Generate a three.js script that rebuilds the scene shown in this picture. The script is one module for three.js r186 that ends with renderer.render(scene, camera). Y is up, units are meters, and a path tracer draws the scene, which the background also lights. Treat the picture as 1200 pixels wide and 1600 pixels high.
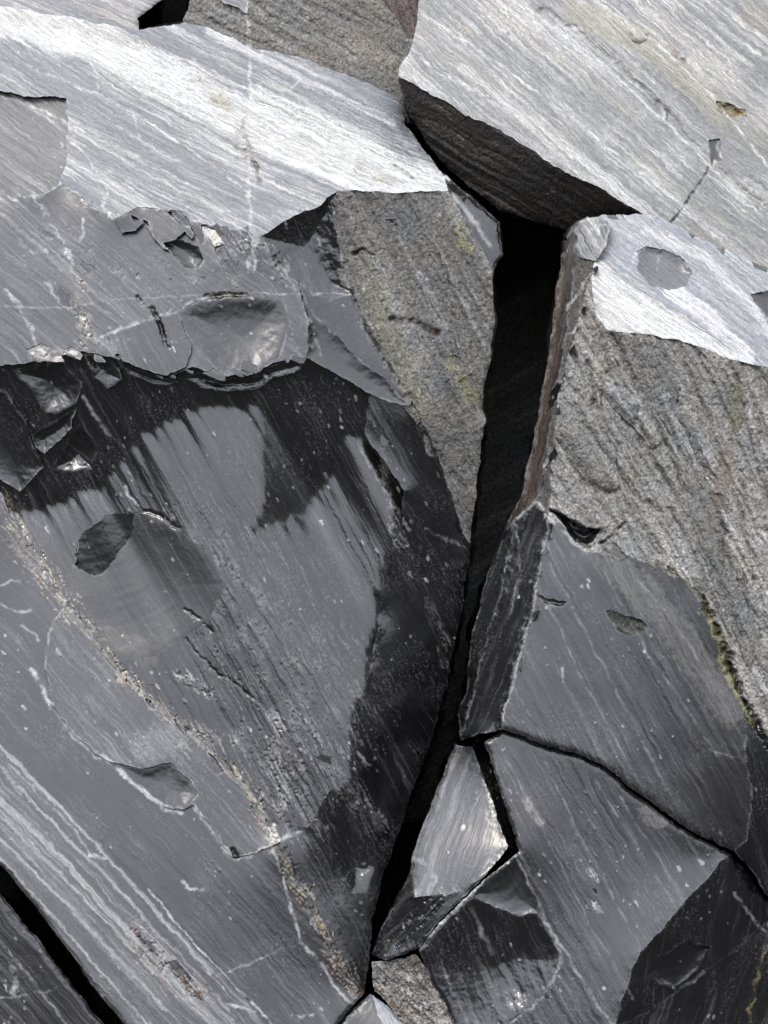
import * as THREE from 'three';

// ------------------------------------------------------------------ camera, sky, sun, exposure
const TILT = THREE.MathUtils.degToRad(25);            // the rock face leans back, the camera looks down on it
const DIST = 3.4, CENTRE = new THREE.Vector3(0, 0.92, 0);
const RIGHT = new THREE.Vector3(1, 0, 0);
const UP = new THREE.Vector3(0, Math.cos(TILT), -Math.sin(TILT));
const OUT = new THREE.Vector3(0, Math.sin(TILT), Math.cos(TILT));

const scene = new THREE.Scene();
const camera = new THREE.PerspectiveCamera(2 * Math.atan(0.8 / DIST) * 180 / Math.PI, 0.75, 0.1, 400);
camera.position.copy(CENTRE).addScaledVector(OUT, DIST);
camera.up.set(0, 1, 0);
camera.lookAt(CENTRE);
scene.add(camera);

const SUN_DIR = new THREE.Vector3(-0.30, 0.86, 0.30).normalize();
function makeSky() {                                   // thin bright overcast, a little brighter round the veiled sun
  const W = 256, H = 128, d = new Float32Array(W * H * 4), v = new THREE.Vector3();
  for (let j = 0; j < H; j++) for (let i = 0; i < W; i++) {
    const el = (j + 0.5) / H * Math.PI - Math.PI / 2, az = (i + 0.5) / W * Math.PI * 2 - Math.PI;
    v.set(Math.cos(el) * Math.cos(az), Math.sin(el), Math.cos(el) * Math.sin(az));
    const g = Math.max(0, v.dot(SUN_DIR));
    const up = Math.max(0, v.y);
    const L = 0.95 + 0.45 * up + 0.45 * Math.pow(g, 6) + 0.5 * Math.pow(g, 40);
    const o = (j * W + i) * 4;
    d[o] = L * 0.95; d[o + 1] = L * 0.98; d[o + 2] = L * 1.09; d[o + 3] = 1;
  }
  const t = new THREE.DataTexture(d, W, H, THREE.RGBAFormat, THREE.FloatType);
  t.mapping = THREE.EquirectangularReflectionMapping; t.colorSpace = THREE.LinearSRGBColorSpace;
  t.magFilter = t.minFilter = THREE.LinearFilter; t.wrapS = THREE.RepeatWrapping; t.needsUpdate = true;
  return t;
}
scene.background = makeSky();
scene.environment = scene.background;
const sun = new THREE.DirectionalLight(0xfff4e6, 0.7);
sun.position.copy(CENTRE).addScaledVector(SUN_DIR, 30);
sun.target.position.copy(CENTRE); scene.add(sun, sun.target);
sun.castShadow = true; sun.shadow.radius = 22; sun.shadow.mapSize.set(2048, 2048);
Object.assign(sun.shadow.camera, { left: -4, right: 4, top: 4, bottom: -4, near: 1, far: 60 });

const renderer = new THREE.WebGLRenderer({ antialias: true });
renderer.toneMapping = THREE.LinearToneMapping;
renderer.toneMappingExposure = 2.75;
renderer.shadowMap.enabled = true;

// ------------------------------------------------------------------ noise
let seed = 20457;
const rnd = () => { seed = (seed * 1664525 + 1013904223) >>> 0; return seed / 4294967296; };
const PERM = new Uint8Array(512), GX = new Float32Array(256), GY = new Float32Array(256);
{ const p = [...Array(256).keys()];
  for (let i = 255; i > 0; i--) { const j = (rnd() * (i + 1)) | 0; [p[i], p[j]] = [p[j], p[i]]; }
  for (let i = 0; i < 512; i++) PERM[i] = p[i & 255];
  for (let i = 0; i < 256; i++) { const a = rnd() * 6.2832; GX[i] = Math.cos(a); GY[i] = Math.sin(a); } }
function noise(x, y) {                                 // gradient noise, about -1..1
  const xi = Math.floor(x), yi = Math.floor(y), fx = x - xi, fy = y - yi;
  const X = xi & 255, Y = yi & 255, u = fx * fx * fx * (fx * (fx * 6 - 15) + 10), v = fy * fy * fy * (fy * (fy * 6 - 15) + 10);
  const a = PERM[PERM[X] + Y], b = PERM[PERM[X + 1] + Y], c = PERM[PERM[X] + Y + 1], d = PERM[PERM[X + 1] + Y + 1];
  const n0 = GX[a] * fx + GY[a] * fy, n1 = GX[b] * (fx - 1) + GY[b] * fy, n2 = GX[c] * fx + GY[c] * (fy - 1), n3 = GX[d] * (fx - 1) + GY[d] * (fy - 1);
  return 1.5 * (n0 + u * (n1 - n0) + v * (n2 + u * (n3 - n2) - n0 - u * (n1 - n0)));
}
const fbm = (x, y) => noise(x, y) * 0.55 + noise(x * 2.1 + 7, y * 2.1 + 3) * 0.28 + noise(x * 4.3 + 1, y * 4.3 + 9) * 0.17;
const hash = (x, y) => { let h = (x * 374761393 + y * 668265263) | 0; h = Math.imul(h ^ (h >>> 13), 1274126177); return ((h ^ (h >>> 16)) >>> 0) / 4294967296; };
const clamp = (x, a = 0, b = 1) => x < a ? a : x > b ? b : x;
const sstep = (a, b, x) => { const t = clamp((x - a) / (b - a)); return t * t * (3 - 2 * t); };

// ------------------------------------------------------------------ coordinates of the rock face: x to the right and y down in millimetres, h out of the face
function at(x, y, h, out = new THREE.Vector3()) {
  const k = (DIST - h / 1000) / DIST;
  return out.copy(CENTRE).addScaledVector(RIGHT, (x - 600) / 1000 * k).addScaledVector(UP, (800 - y) / 1000 * k).addScaledVector(OUT, h / 1000);
}

// ------------------------------------------------------------------ fine relief and grain of the stone, as tiling textures
function tileTexture(fn, srgb, n = 512) {
  const d = new Uint8Array(n * n * 4);
  for (let j = 0; j < n; j++) for (let i = 0; i < n; i++) {
    const c = clamp(fn(i / n, j / n)) * 255, o = (j * n + i) * 4; d[o] = d[o + 1] = d[o + 2] = c; d[o + 3] = 255;
  }
  const t = new THREE.DataTexture(d, n, n); t.wrapS = t.wrapT = THREE.MirroredRepeatWrapping;
  t.magFilter = t.minFilter = THREE.LinearFilter; if (srgb) t.colorSpace = THREE.SRGBColorSpace; t.needsUpdate = true; return t;
}
const streakTex = tileTexture((u, v) => 0.5 + 0.3 * noise(u * 5, v * 60) + 0.3 * noise(u * 9 + 4, v * 130) + 0.25 * noise(u * 16, v * 210));
const grainTex = tileTexture((u, v) => 0.5 + 0.35 * noise(u * 60, v * 60) + 0.35 * noise(u * 130, v * 130) + 0.2 * noise(u * 25, v * 25));
const streakCol = tileTexture((u, v) => 0.84 + 0.16 * noise(u * 6 + 9, v * 110) + 0.14 * noise(u * 30, v * 170) + 0.1 * noise(u * 120, v * 120), true);
const grainCol = tileTexture((u, v) => 0.84 + 0.18 * noise(u * 70, v * 70) + 0.16 * noise(u * 140, v * 140), true);
const mk = (rough, bump, tex, col, extra = {}) => new THREE.MeshPhysicalMaterial({ color: 0xffffff, vertexColors: true, roughness: rough, metalness: 0, ior: 1.5, bumpMap: tex, bumpScale: bump, map: col, side: THREE.DoubleSide, ...extra });
const MATS = {
  pale: mk(0.45, 0.0006, streakTex, streakCol),
  slab: mk(0.27, 0.00016, streakTex, streakCol),
  glass: mk(0.2, 0.00014, streakTex, streakCol),
  scar: mk(0.3, 0.00002, streakTex, streakCol),
  crust: mk(0.85, 0.0014, grainTex, grainCol),
  rubble: mk(0.7, 0.002, grainTex, grainCol),
};
// colour of the stone by kind: ground colour, vein colour, how much of the vein colour, grain, specks
const LOOK = {
  pale:   { c0: [.105, .110, .115], c1: [.325, .32, .298], lo: -.1, hi: .85, relief: 1.0, grain: .2, speck: .05, hair: .9, fine: 1 },
  slab:   { c0: [.0130, .0126, .0140], c1: [.050, .050, .052], lo: .05, hi: 1, relief: .36, grain: .24, speck: .035, hair: .55, fine: .5, dust: .5 },
  glass:  { c0: [.0050, .0050, .0054], c1: [.032, .032, .031], lo: .15, hi: 1, relief: .4, grain: .16, speck: .035, hair: .5, fine: .5, dust: .42 },
  scar:   { c0: [.0060, .0060, .0064], c1: [.025, .025, .025], lo: .3, hi: 1, relief: .06, grain: .08, speck: .015, hair: .2, dust: .3 },
  crust:  { c0: [.098, .095, .087], c1: [.175, .170, .156], lo: -.1, hi: .7, relief: 1.1, grain: .42, speck: .05, hair: .3, rough: .5, fold: 3 },
  rubble: { c0: [.06, .052, .04], c1: [.21, .195, .165], lo: -.2, hi: .5, relief: 1.6, grain: .9, speck: .05, hair: 0, rough: 1.6 },
};

// ------------------------------------------------------------------ veins, cracks, lichen and chips that run across the faces
const marks = [];
function mark(type, w, col, pts, o = {}) {
  const p = []; for (let i = 0; i < pts.length; i += 2) p.push([pts[i], pts[i + 1]]);
  const m = { type, w, col, p, deep: 0, amt: 1, jit: 2, ...o };
  const pad = w * 3 + 10; m.x0 = Math.min(...p.map(q => q[0])) - pad; m.x1 = Math.max(...p.map(q => q[0])) + pad;
  m.y0 = Math.min(...p.map(q => q[1])) - pad; m.y1 = Math.max(...p.map(q => q[1])) + pad; marks.push(m);
}
function lineDist(x, y, p) {
  let best = 1e9;
  for (let i = 0; i + 1 < p.length; i++) {
    const ax = p[i][0], ay = p[i][1], bx = p[i + 1][0] - ax, by = p[i + 1][1] - ay;
    const t = clamp(((x - ax) * bx + (y - ay) * by) / (bx * bx + by * by + 1e-9)), dx = x - ax - bx * t, dy = y - ay - by * t, d = dx * dx + dy * dy;
    if (d < best) best = d;
  }
  return Math.sqrt(best);
}
const WHITE = [.33, .33, .32], MILK = [.21, .21, .21], BLACK = [.006, .0055, .005], RUST = [.10, .055, .028], OCHRE = [.22, .18, .095], LICHEN = [.27, .26, .08], BROWN = [.055, .04, .03];
// -- left block: white mineral bands, hair veins and crumbly seams
mark('band', 46, [.403, .403, .390], [-160, -20, -20, 26, 150, 62, 300, 132, 420, 205, 560, 275, 690, 292], { on: 'A', mat: 'pale', amt: 1 });
mark('band', 26, [.390, .390, .364], [400, 150, 480, 185, 560, 225, 660, 285], { on: 'A', mat: 'pale', amt: .9 });
mark('band', 14, WHITE, [330, 50, 420, 95, 520, 150, 610, 190], { on: 'A', mat: 'pale', amt: .7 });
mark('line', 3.8, [.36, .36, .35], [386, -40, 388, 60, 390, 130, 387, 200, 388, 280, 392, 360, 400, 420], { on: 'AF', jit: 3, amt: 1 });
mark('line', 2.6, WHITE, [60, 64, 115, 80, 138, 90, 148, 110, 153, 140], { on: 'A' });
mark('line', 3, WHITE, [203, 168, 212, 195, 218, 215], { on: 'A' });
mark('line', 2.4, WHITE, [40, 160, 110, 198, 200, 240, 300, 300, 385, 362], { on: 'A', jit: 1 });
mark('line', 2, WHITE, [120, 200, 215, 245, 300, 291, 390, 349], { on: 'A', jit: 1 });
mark('line', 2.8, WHITE, [107, 212, 140, 250, 160, 285, 168, 300, 160, 320, 175, 340], { on: 'A', jit: 3 });
mark('line', 2.6, WHITE, [105, 248, 150, 275, 250, 325], { on: 'A' });
mark('line', 2, MILK, [-60, 476, 60, 479, 110, 479, 150, 471, 270, 463, 400, 458, 440, 460, 520, 459, 566, 461], { on: 'A', jit: 1 });
mark('line', 4, WHITE, [10, 452, 35, 482, 58, 540, 74, 552], { on: 'A', jit: 4 });
mark('line', 4.4, WHITE, [50, 308, 90, 360, 112, 405, 122, 438], { on: 'A', jit: 5 });
mark('line', 4, MILK, [70, 440, 95, 470], { on: 'A', jit: 4 });
mark('line', 3.6, WHITE, [130, 343, 131, 362, 124, 378], { on: 'A', jit: 3 });
mark('line', 4, WHITE, [160, 526, 215, 505, 280, 485, 330, 462], { on: 'A', jit: 4 });
mark('line', 7, MILK, [128, 505, 150, 525, 178, 548], { on: 'A', jit: 4 });
mark('line', 5, WHITE, [400, 360, 396, 400, 388, 420], { on: 'A', jit: 6 });
mark('crumb', 22, MILK, [345, 395, 400, 375, 440, 420], { on: 'A', amt: .7 });
mark('crumb', 12, OCHRE, [128, 440, 122, 470, 130, 500, 136, 545], { on: 'A' });
mark('crumb', 16, MILK, [60, 558, 130, 545], { on: 'A', amt: .6 });
mark('line', 4, BLACK, [214, 466, 240, 486, 252, 510, 262, 542], { on: 'A', deep: 6, jit: 2 });
mark('line', 5, BLACK, [322, 464, 350, 460, 386, 461], { on: 'A', deep: 5 });
mark('crumb', 8, OCHRE, [330, 462, 380, 459], { on: 'A' });
mark('line', 4, MILK, [420, 405, 450, 430, 468, 470, 490, 515, 500, 560], { on: 'A', jit: 3, amt: .8 });
mark('crumb', 20, OCHRE, [300, 120, 345, 160, 375, 195, 392, 250], { on: 'A', amt: .8 });
mark('line', 4, BROWN, [382, 190, 390, 230, 402, 270], { on: 'A', deep: 3, jit: 3 });
mark('line', 4, BROWN, [396, 262, 408, 282], { on: 'A', deep: 3 });
mark('crumb', 10, OCHRE, [560, 265, 610, 285], { on: 'A', amt: .8 });
mark('line', 3, BLACK, [610, 255, 650, 280], { on: 'A', deep: 3 });
mark('line', 3, WHITE, [455, 140, 470, 122], { on: 'A' });
mark('line', 6, WHITE, [608, 190, 640, 230, 690, 285, 740, 345, 765, 385], { on: 'A', amt: .7 });
// rough grey band of the left block
mark('tint', 30, [.156, .137, .072], [560, 395, 575, 430, 600, 500, 640, 600, 660, 640], { on: 'A', amt: .3 });
mark('tint', 14, LICHEN, [715, 350, 730, 390], { on: 'A', amt: .35, jit: 14 });
mark('tint', 12, LICHEN, [700, 560, 735, 620], { on: 'A', amt: .3, jit: 14 });
mark('line', 4, BLACK, [552, 396, 570, 390, 586, 396], { on: 'A', deep: 5 });
mark('line', 6, [.033, .019, .017], [612, 500, 645, 503, 685, 520], { on: 'A', deep: 6 });
mark('line', 3, BROWN, [685, 400, 700, 440, 740, 480], { on: 'A', deep: 3 });
mark('groove', 10, 0, [640, 620, 690, 720, 725, 830], { on: 'A', deep: 4 });
mark('groove', 9, 0, [700, 600, 725, 680, 738, 760], { on: 'A', deep: 5 });
mark('line', 4, BLACK, [548, 455, 568, 505, 600, 558, 640, 622], { on: 'A', deep: 4, jit: 2 });
// bowl
mark('line', 3, WHITE, [195, 762, 215, 790], { on: 'A' });
mark('line', 4, MILK, [128, 618, 170, 680], { on: 'A' });
mark('line', 5, BLACK, [225, 800, 255, 808, 280, 825], { on: 'A', deep: 2 });
mark('line', 3.4, MILK, [560, 690, 610, 780, 640, 830], { on: 'A', jit: 5, amt: .7 });
mark('crumb', 12, MILK, [595, 700, 625, 850], { on: 'A', amt: .5 });
mark('line', 3, MILK, [668, 828, 700, 845, 725, 855], { on: 'A', jit: 4, amt: .8 });
mark('crumb', 10, MILK, [670, 940, 700, 1000, 715, 1040], { on: 'A', amt: .4 });
mark('crumb', 26, MILK, [430, 1130, 500, 1180, 550, 1240, 590, 1290], { on: 'A', amt: .4 });
mark('line', 3, BLACK, [290, 950, 330, 985], { on: 'A', deep: 3 });
mark('line', 2.4, BLACK, [290, 1000, 330, 1045, 395, 1090], { on: 'A', deep: 2 });
// crumbly seam below the bowl
mark('crumb', 26, OCHRE, [-40, 760, 10, 800, 40, 860, 75, 905, 110, 950], { on: 'A', amt: 1 });
mark('crumb', 15, OCHRE, [100, 935, 150, 1000, 190, 1055, 240, 1095], { on: 'A', amt: .9 });
mark('crumb', 14, OCHRE, [240, 1095, 300, 1145, 350, 1190, 390, 1235, 418, 1290], { on: 'A', amt: .9 });
mark('crumb', 17, OCHRE, [432, 1322, 470, 1395, 510, 1470, 555, 1545], { on: 'A', amt: .9 });
mark('crumb', 20, RUST, [520, 1490, 540, 1520, 560, 1552], { on: 'A', amt: .9 });
mark('tint', 22, [.055, .047, .038], [150, 990, 215, 1010, 230, 1030], { on: 'A', amt: .5, jit: 12 });
mark('crumb', 14, WHITE, [275, 1055, 300, 1062, 330, 1080], { on: 'A', amt: .8 });
mark('tint', 40, [.111, .111, .107], [230, 1170, 270, 1150], { on: 'A', amt: .5 });
mark('line', 5.5, WHITE, [50, 1048, 65, 1075, 80, 1110, 110, 1145, 150, 1178, 166, 1184, 200, 1217, 255, 1262, 285, 1270], { on: 'A', jit: 3 });
mark('line', 4.6, WHITE, [302, 1258, 335, 1300, 362, 1341, 400, 1335, 430, 1317, 470, 1300], { on: 'A', jit: 3 });
mark('line', 7, BLACK, [366, 1328, 370, 1337], { on: 'A', deep: 4 });
mark('line', 3.4, WHITE, [425, 1322, 440, 1370, 455, 1420, 472, 1472, 502, 1505, 535, 1555, 552, 1568], { on: 'A', jit: 1.5 });
mark('line', 2.4, WHITE, [232, 1390, 260, 1425, 320, 1490, 400, 1575, 440, 1615], { on: 'A', jit: 1 });
mark('line', 2, MILK, [335, 1526, 400, 1502, 470, 1472], { on: 'A', jit: 2 });
mark('line', 2.4, MILK, [0, 1178, 60, 1240, 120, 1300, 145, 1340], { on: 'A', jit: 1 });
mark('line', 2.6, WHITE, [0, 1250, 80, 1330, 180, 1440, 240, 1510], { on: 'A', jit: 1.5, amt: .8 });
mark('line', 5, WHITE, [142, 1338, 165, 1342], { on: 'A', jit: 3 });
mark('crumb', 22, RUST, [205, 1460, 245, 1510, 270, 1535, 310, 1545], { on: 'A', amt: .9 });
mark('crumb', 12, WHITE, [215, 1430, 245, 1470, 260, 1520], { on: 'A', amt: .7 });
mark('line', 4, WHITE, [345, 1565, 370, 1575, 395, 1580], { on: 'A', jit: 3 });
mark('line', 4, WHITE, [282, 1380, 300, 1388, 320, 1390], { on: 'A', jit: 4 });
mark('line', 4.5, WHITE, [465, 1590, 490, 1585], { on: 'A', jit: 5 });
mark('line', 3, MILK, [0, 916, 20, 906, 45, 912], { on: 'A' });
mark('line', 3, MILK, [0, 944, 25, 956, 48, 953], { on: 'A' });
mark('line', 3, MILK, [32, 978, 55, 992, 62, 1000], { on: 'A' });
// lower left block
mark('line', 7, WHITE, [20, 1510, 24, 1530, 20, 1550], { on: 'E', jit: 3 });
mark('line', 2.4, MILK, [0, 1560, 60, 1552, 100, 1542], { on: 'E', jit: 3 });
mark('line', 3, MILK, [0, 1470, 50, 1530, 110, 1610], { on: 'E', jit: 1 });
// upper right slab
mark('crumb', 9, LICHEN, [708, 36, 728, 48], { on: 'B' });
mark('crumb', 8, OCHRE, [712, 98, 724, 106], { on: 'B' });
mark('tint', 34, [.195, .182, .117], [900, 20, 1000, 60, 1060, 110, 1130, 180], { on: 'B', amt: .55 });
mark('tint', 40, [.169, .143, .104], [1180, 20, 1260, 60], { on: 'B', amt: .5 });
mark('line', 8, RUST, [1048, 75, 1068, 95], { on: 'B', deep: 4 });
mark('tint', 26, [.130, .124, .098], [1140, 200, 1190, 230], { on: 'B', amt: .6 });
mark('line', 2.6, [.033, .033, .033], [1108, 262, 1085, 300, 1066, 325, 1050, 348], { on: 'B', deep: 5, jit: 1.5 });
mark('line', 4, WHITE, [1036, 168, 1038, 190], { on: 'B' });
mark('line', 3, BROWN, [1022, 162, 1038, 152, 1045, 200, 1055, 212], { on: 'B', deep: 2 });
mark('line', 5, WHITE, [622, 108, 660, 130, 740, 174, 800, 204, 860, 244, 930, 280, 1005, 326], { on: 'B', jit: 2, amt: .6 });
mark('line', 4, WHITE, [655, 0, 652, 50, 640, 82, 626, 104], { on: 'B', jit: 2, amt: .5 });
mark('line', 3, OCHRE, [1060, 348, 1100, 370, 1200, 415], { on: 'B', jit: 2, amt: .5 });
mark('groove', 14, 0, [850, 20, 960, 100, 1040, 180, 1100, 250, 1200, 330], { on: 'B', deep: 5 });
mark('band', 12, WHITE, [720, 105, 800, 165, 900, 240, 1040, 350], { on: 'B', mat: 'pale', amt: .7 });
// right block
mark('band', 36, [.390, .390, .377], [928, 430, 980, 480, 1050, 510, 1140, 552], { on: 'C', mat: 'pale', amt: 1 });
mark('band', 22, [.40, .40, .40], [1050, 452, 1110, 502, 1165, 556], { on: 'C', mat: 'pale', amt: 1 });
mark('band', 12, WHITE, [1010, 360, 1100, 400, 1150, 450, 1210, 520], { on: 'C', mat: 'pale', amt: .8 });
mark('line', 3, WHITE, [1090, 425, 1140, 445, 1170, 470, 1205, 505], { on: 'C' });
mark('line', 3, WHITE, [952, 352, 945, 380, 932, 410], { on: 'C' });
mark('line', 3, WHITE, [905, 370, 935, 352, 960, 350, 1010, 385, 990, 400, 975, 430], { on: 'C' });
mark('line', 3, BROWN, [915, 395, 935, 370], { on: 'C', deep: 4 });
mark('line', 2.4, MILK, [1030, 400, 1028, 425], { on: 'C' });
mark('line', 3.4, WHITE, [926, 425, 900, 465, 886, 485], { on: 'C' });
mark('line', 3.4, WHITE, [926, 478, 905, 510, 888, 522], { on: 'C' });
mark('line', 3.4, WHITE, [916, 548, 890, 588, 874, 600], { on: 'C' });
mark('line', 4, WHITE, [858, 700, 853, 730], { on: 'C' });
mark('tint', 12, [.091, .068, .055], [880, 420, 862, 560, 845, 680, 825, 780], { on: 'C', amt: .6 });
mark('line', 4, WHITE, [852, 806, 872, 822, 895, 845, 915, 858, 936, 862], { on: 'C', jit: 2 });
mark('line', 2.5, WHITE, [857, 815, 845, 880, 830, 960, 805, 1050, 786, 1125], { on: 'C', jit: 2, amt: .8 });
mark('line', 3, WHITE, [805, 815, 822, 795, 838, 786, 850, 797], { on: 'C', jit: 2 });
mark('line', 3, MILK, [808, 830, 812, 900, 795, 960], { on: 'C', jit: 3, amt: .7 });
mark('line', 5, BLACK, [862, 798, 885, 812, 920, 828, 945, 832], { on: 'C', deep: 10 });
mark('line', 3.5, BLACK, [938, 850, 955, 838, 975, 815], { on: 'C', deep: 5 });
for (const [d, ...p] of [[5, 958, 520, 985, 580, 1010, 640, 1040, 690, 1070, 770], [4, 945, 545, 955, 575, 942, 590, 940, 640], [6, 920, 570, 930, 620, 928, 635], [5, 945, 620, 990, 665, 995, 640], [5, 870, 685, 895, 720, 915, 755, 960, 772], [6, 1150, 590, 1165, 650, 1180, 720, 1210, 790],
  [4, 1000, 690, 1060, 780, 1120, 900, 1160, 1000], [4, 1080, 720, 1100, 800, 1150, 900, 1190, 1000], [4, 1160, 740, 1165, 830, 1180, 920, 1210, 980], [4, 980, 800, 1010, 830, 1030, 870], [4, 1050, 800, 1090, 870, 1110, 930, 1150, 1010], [5, 1130, 820, 1130, 880, 1160, 950], [4, 900, 640, 940, 700, 955, 720, 990, 770, 1030, 800]])
  { mark('groove', 9, 0, p, { on: 'C', deep: d }); mark('line', 2.6, [.019, .018, .016], p, { on: 'C', amt: .8 }); }
mark('line', 4, WHITE, [945, 590, 980, 600, 1010, 640, 1030, 665], { on: 'C', amt: .6 });
mark('tint', 26, [.130, .098, .072], [1140, 700, 1125, 760, 1110, 820], { on: 'C', amt: .5 });
mark('tint', 22, [.098, .091, .046], [1145, 610, 1150, 660], { on: 'C', amt: .6 });
mark('tint', 40, [.085, .083, .075], [960, 880, 1010, 930, 1060, 990, 1100, 1050, 1140, 1110], { on: 'C', amt: .75 });
mark('crumb', 13, LICHEN, [1022, 886, 1060, 896, 1085, 915, 1102, 945], { on: 'C', amt: .9 });
mark('tint', 9, LICHEN, [1100, 945, 1125, 1000, 1135, 1050, 1150, 1080, 1180, 1130], { on: 'C', amt: .4, jit: 9 });
mark('line', 7, BLACK, [1098, 935, 1112, 965, 1128, 1000, 1140, 1040, 1158, 1080, 1178, 1120, 1202, 1162, 1280, 1260], { on: 'C', deep: 12, jit: 4 });
mark('line', 11, [.026, .019, .018], [1142, 1025, 1140, 1050], { on: 'C', deep: 14 });
mark('line', 4, WHITE, [877, 1045, 882, 1068], { on: 'C' });
mark('line', 3, WHITE, [960, 995, 975, 1000], { on: 'C', jit: 4 });
for (const p of [[860, 880, 920, 1000, 1000, 1150, 1040, 1235], [850, 930, 900, 1040, 960, 1150, 985, 1200], [930, 870, 1000, 1000, 1080, 1120, 1120, 1180], [800, 1070, 830, 1120, 850, 1155], [985, 890, 1080, 1010, 1140, 1100]]) mark('line', 2.6, MILK, p, { on: 'C', jit: 1, amt: .45 });
mark('line', 2.4, MILK, [1105, 1170, 1130, 1178, 1155, 1185], { on: 'C' });
// lower right block
mark('line', 9, [.208, .182, .169], [822, 1250, 832, 1268, 842, 1285], { on: 'D', jit: 3 });
mark('crumb', 11, WHITE, [925, 1362, 935, 1372], { on: 'D' });
mark('crumb', 11, WHITE, [928, 1415, 938, 1425], { on: 'D' });
mark('tint', 22, [.104, .101, .098], [1010, 1270, 1030, 1282], { on: 'D', amt: .7 });
mark('line', 3.2, MILK, [805, 1335, 850, 1430, 900, 1520, 958, 1605], { on: 'D', jit: 1, amt: .9 });
for (const p of [[850, 1190, 920, 1330, 1000, 1480], [930, 1215, 1000, 1330, 1055, 1415], [790, 1180, 830, 1260, 920, 1440, 990, 1560], [970, 1250, 1060, 1390]]) mark('line', 2.4, MILK, p, { on: 'D', jit: 1, amt: .45 });
mark('line', 3.6, MILK, [842, 1426, 868, 1465, 876, 1500, 862, 1540, 832, 1575, 790, 1602], { on: 'D', jit: 3 });
mark('line', 5, MILK, [736, 1415, 748, 1450, 770, 1490], { on: 'D', amt: .6 });
mark('line', 3, MILK, [690, 1500, 712, 1560, 740, 1620], { on: 'D', amt: .6 });
mark('crumb', 12, WHITE, [800, 1570, 815, 1562], { on: 'D', amt: .7 });
mark('line', 4.5, WHITE, [812, 1330, 786, 1352, 757, 1375, 720, 1410, 680, 1450, 655, 1488], { on: 'DH', jit: 2 });
mark('line', 3, MILK, [1150, 1395, 1180, 1440, 1200, 1460], { on: 'D', jit: 4 });
mark('line', 4, MILK, [1025, 1520, 1045, 1540, 1060, 1548, 1100, 1520], { on: 'D', jit: 2, amt: .5 });
mark('line', 3, OCHRE, [1198, 1480, 1180, 1540, 1170, 1600], { on: 'D', jit: 4, amt: .6 });
mark('line', 5, BLACK, [715, 1160, 740, 1158, 775, 1172], { on: 'H', deep: 5 });
mark('line', 6, [.234, .234, .234], [648, 1340, 665, 1350, 678, 1372, 672, 1392], { on: 'H', jit: 4, amt: .6 });
for (const p of [[610, 1470, 660, 1410, 690, 1400], [620, 1480, 670, 1430, 695, 1412], [640, 1440, 690, 1405]]) mark('line', 3, [.019, .019, .023], p, { on: 'H', deep: 4, jit: 4 });
mark('line', 4, RUST, [700, 1180, 690, 1210], { on: 'H', jit: 5 });

mark('crumb', 34, WHITE, [225, 1165, 275, 1150, 330, 1165], { on: 'A', amt: .35 });
mark('crumb', 60, MILK, [400, 1160, 450, 1220, 470, 1280], { on: 'A', amt: .4 });
mark('crumb', 40, WHITE, [420, 1190, 440, 1250], { on: 'A', amt: .35 });
mark('line', 3, WHITE, [560, 1175, 590, 1205], { on: 'A', amt: .6 });
mark('line', 2, MILK, [395, 1090, 420, 1110, 460, 1130, 500, 1150], { on: 'A', jit: 4, amt: .6 });

for (const [w, ...p] of [[5, 0, 1165, 160, 1330, 330, 1520], [4, 0, 1200, 200, 1405, 360, 1580], [7, 0, 1250, 90, 1335, 200, 1455, 340, 1610], [3, 0, 1275, 100, 1372, 240, 1520], [4, 0, 1310, 120, 1430, 260, 1580], [3, -20, 1320, 90, 1440, 230, 1600]]) mark('band', w, [.2, .2, .19], p, { on: 'A', mat: 'slab', amt: .9 });
for (const [w, ...p] of [[16, 640, 40, 760, 130, 900, 240], [14, 760, 10, 900, 110, 1000, 190], [20, 1020, 20, 1100, 90, 1200, 200], [14, 1000, 250, 1100, 330, 1200, 395]]) mark('tint', w, [.22, .21, .165], p, { on: 'B', amt: .35, jit: 9 });
mark('tint', 30, [.21, .20, .15], [330, 140, 420, 210, 520, 250, 600, 280], { on: 'A', amt: .35, jit: 10, mat: 'pale' });
mark('tint', 16, [.21, .20, .14], [20, 25, 130, 45, 220, 70], { on: 'A', amt: .4, jit: 8, mat: 'pale' });
mark('crumb', 130, MILK, [330, 880, 400, 980, 500, 1090], { on: 'A', amt: .3, mat: 'glass' });
mark('crumb', 60, MILK, [60, 380, 200, 420, 330, 400], { on: 'A', amt: .22, mat: 'slab' });
mark('line', 5, [.24, .215, .19], [882, 395, 873, 450, 863, 530, 848, 620, 833, 700, 818, 770], { on: 'C', jit: 2, amt: .8 });
mark('crumb', 70, WHITE, [600, 1515, 650, 1560, 690, 1620], { on: 'I', amt: .9 });
mark('crumb', 24, RUST, [600, 1560, 640, 1590], { on: 'I', amt: .8 });
for (const [w, ...p] of [[3, 660, 20, 780, 100, 900, 190, 1040, 300, 1120, 370], [2.6, 700, 120, 820, 190, 930, 270, 1010, 330], [2.6, 820, 10, 930, 90, 1050, 200, 1200, 350], [3, 930, 0, 1040, 80, 1120, 160, 1200, 260], [2.4, 650, 90, 760, 150, 860, 225]]) mark('line', w, [.38, .375, .35], p, { on: 'B', jit: 1.2 });
for (const [w, ...p] of [[3, 120, 60, 260, 125, 380, 190, 500, 245, 650, 292], [2.4, 220, 70, 330, 110, 460, 180, 600, 240], [2.4, 60, 110, 180, 160, 300, 235, 400, 310], [3, 0, 150, 60, 170, 130, 205]]) mark('line', w, [.38, .375, .35], p, { on: 'A', mat: 'pale', jit: 1.2 });


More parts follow.
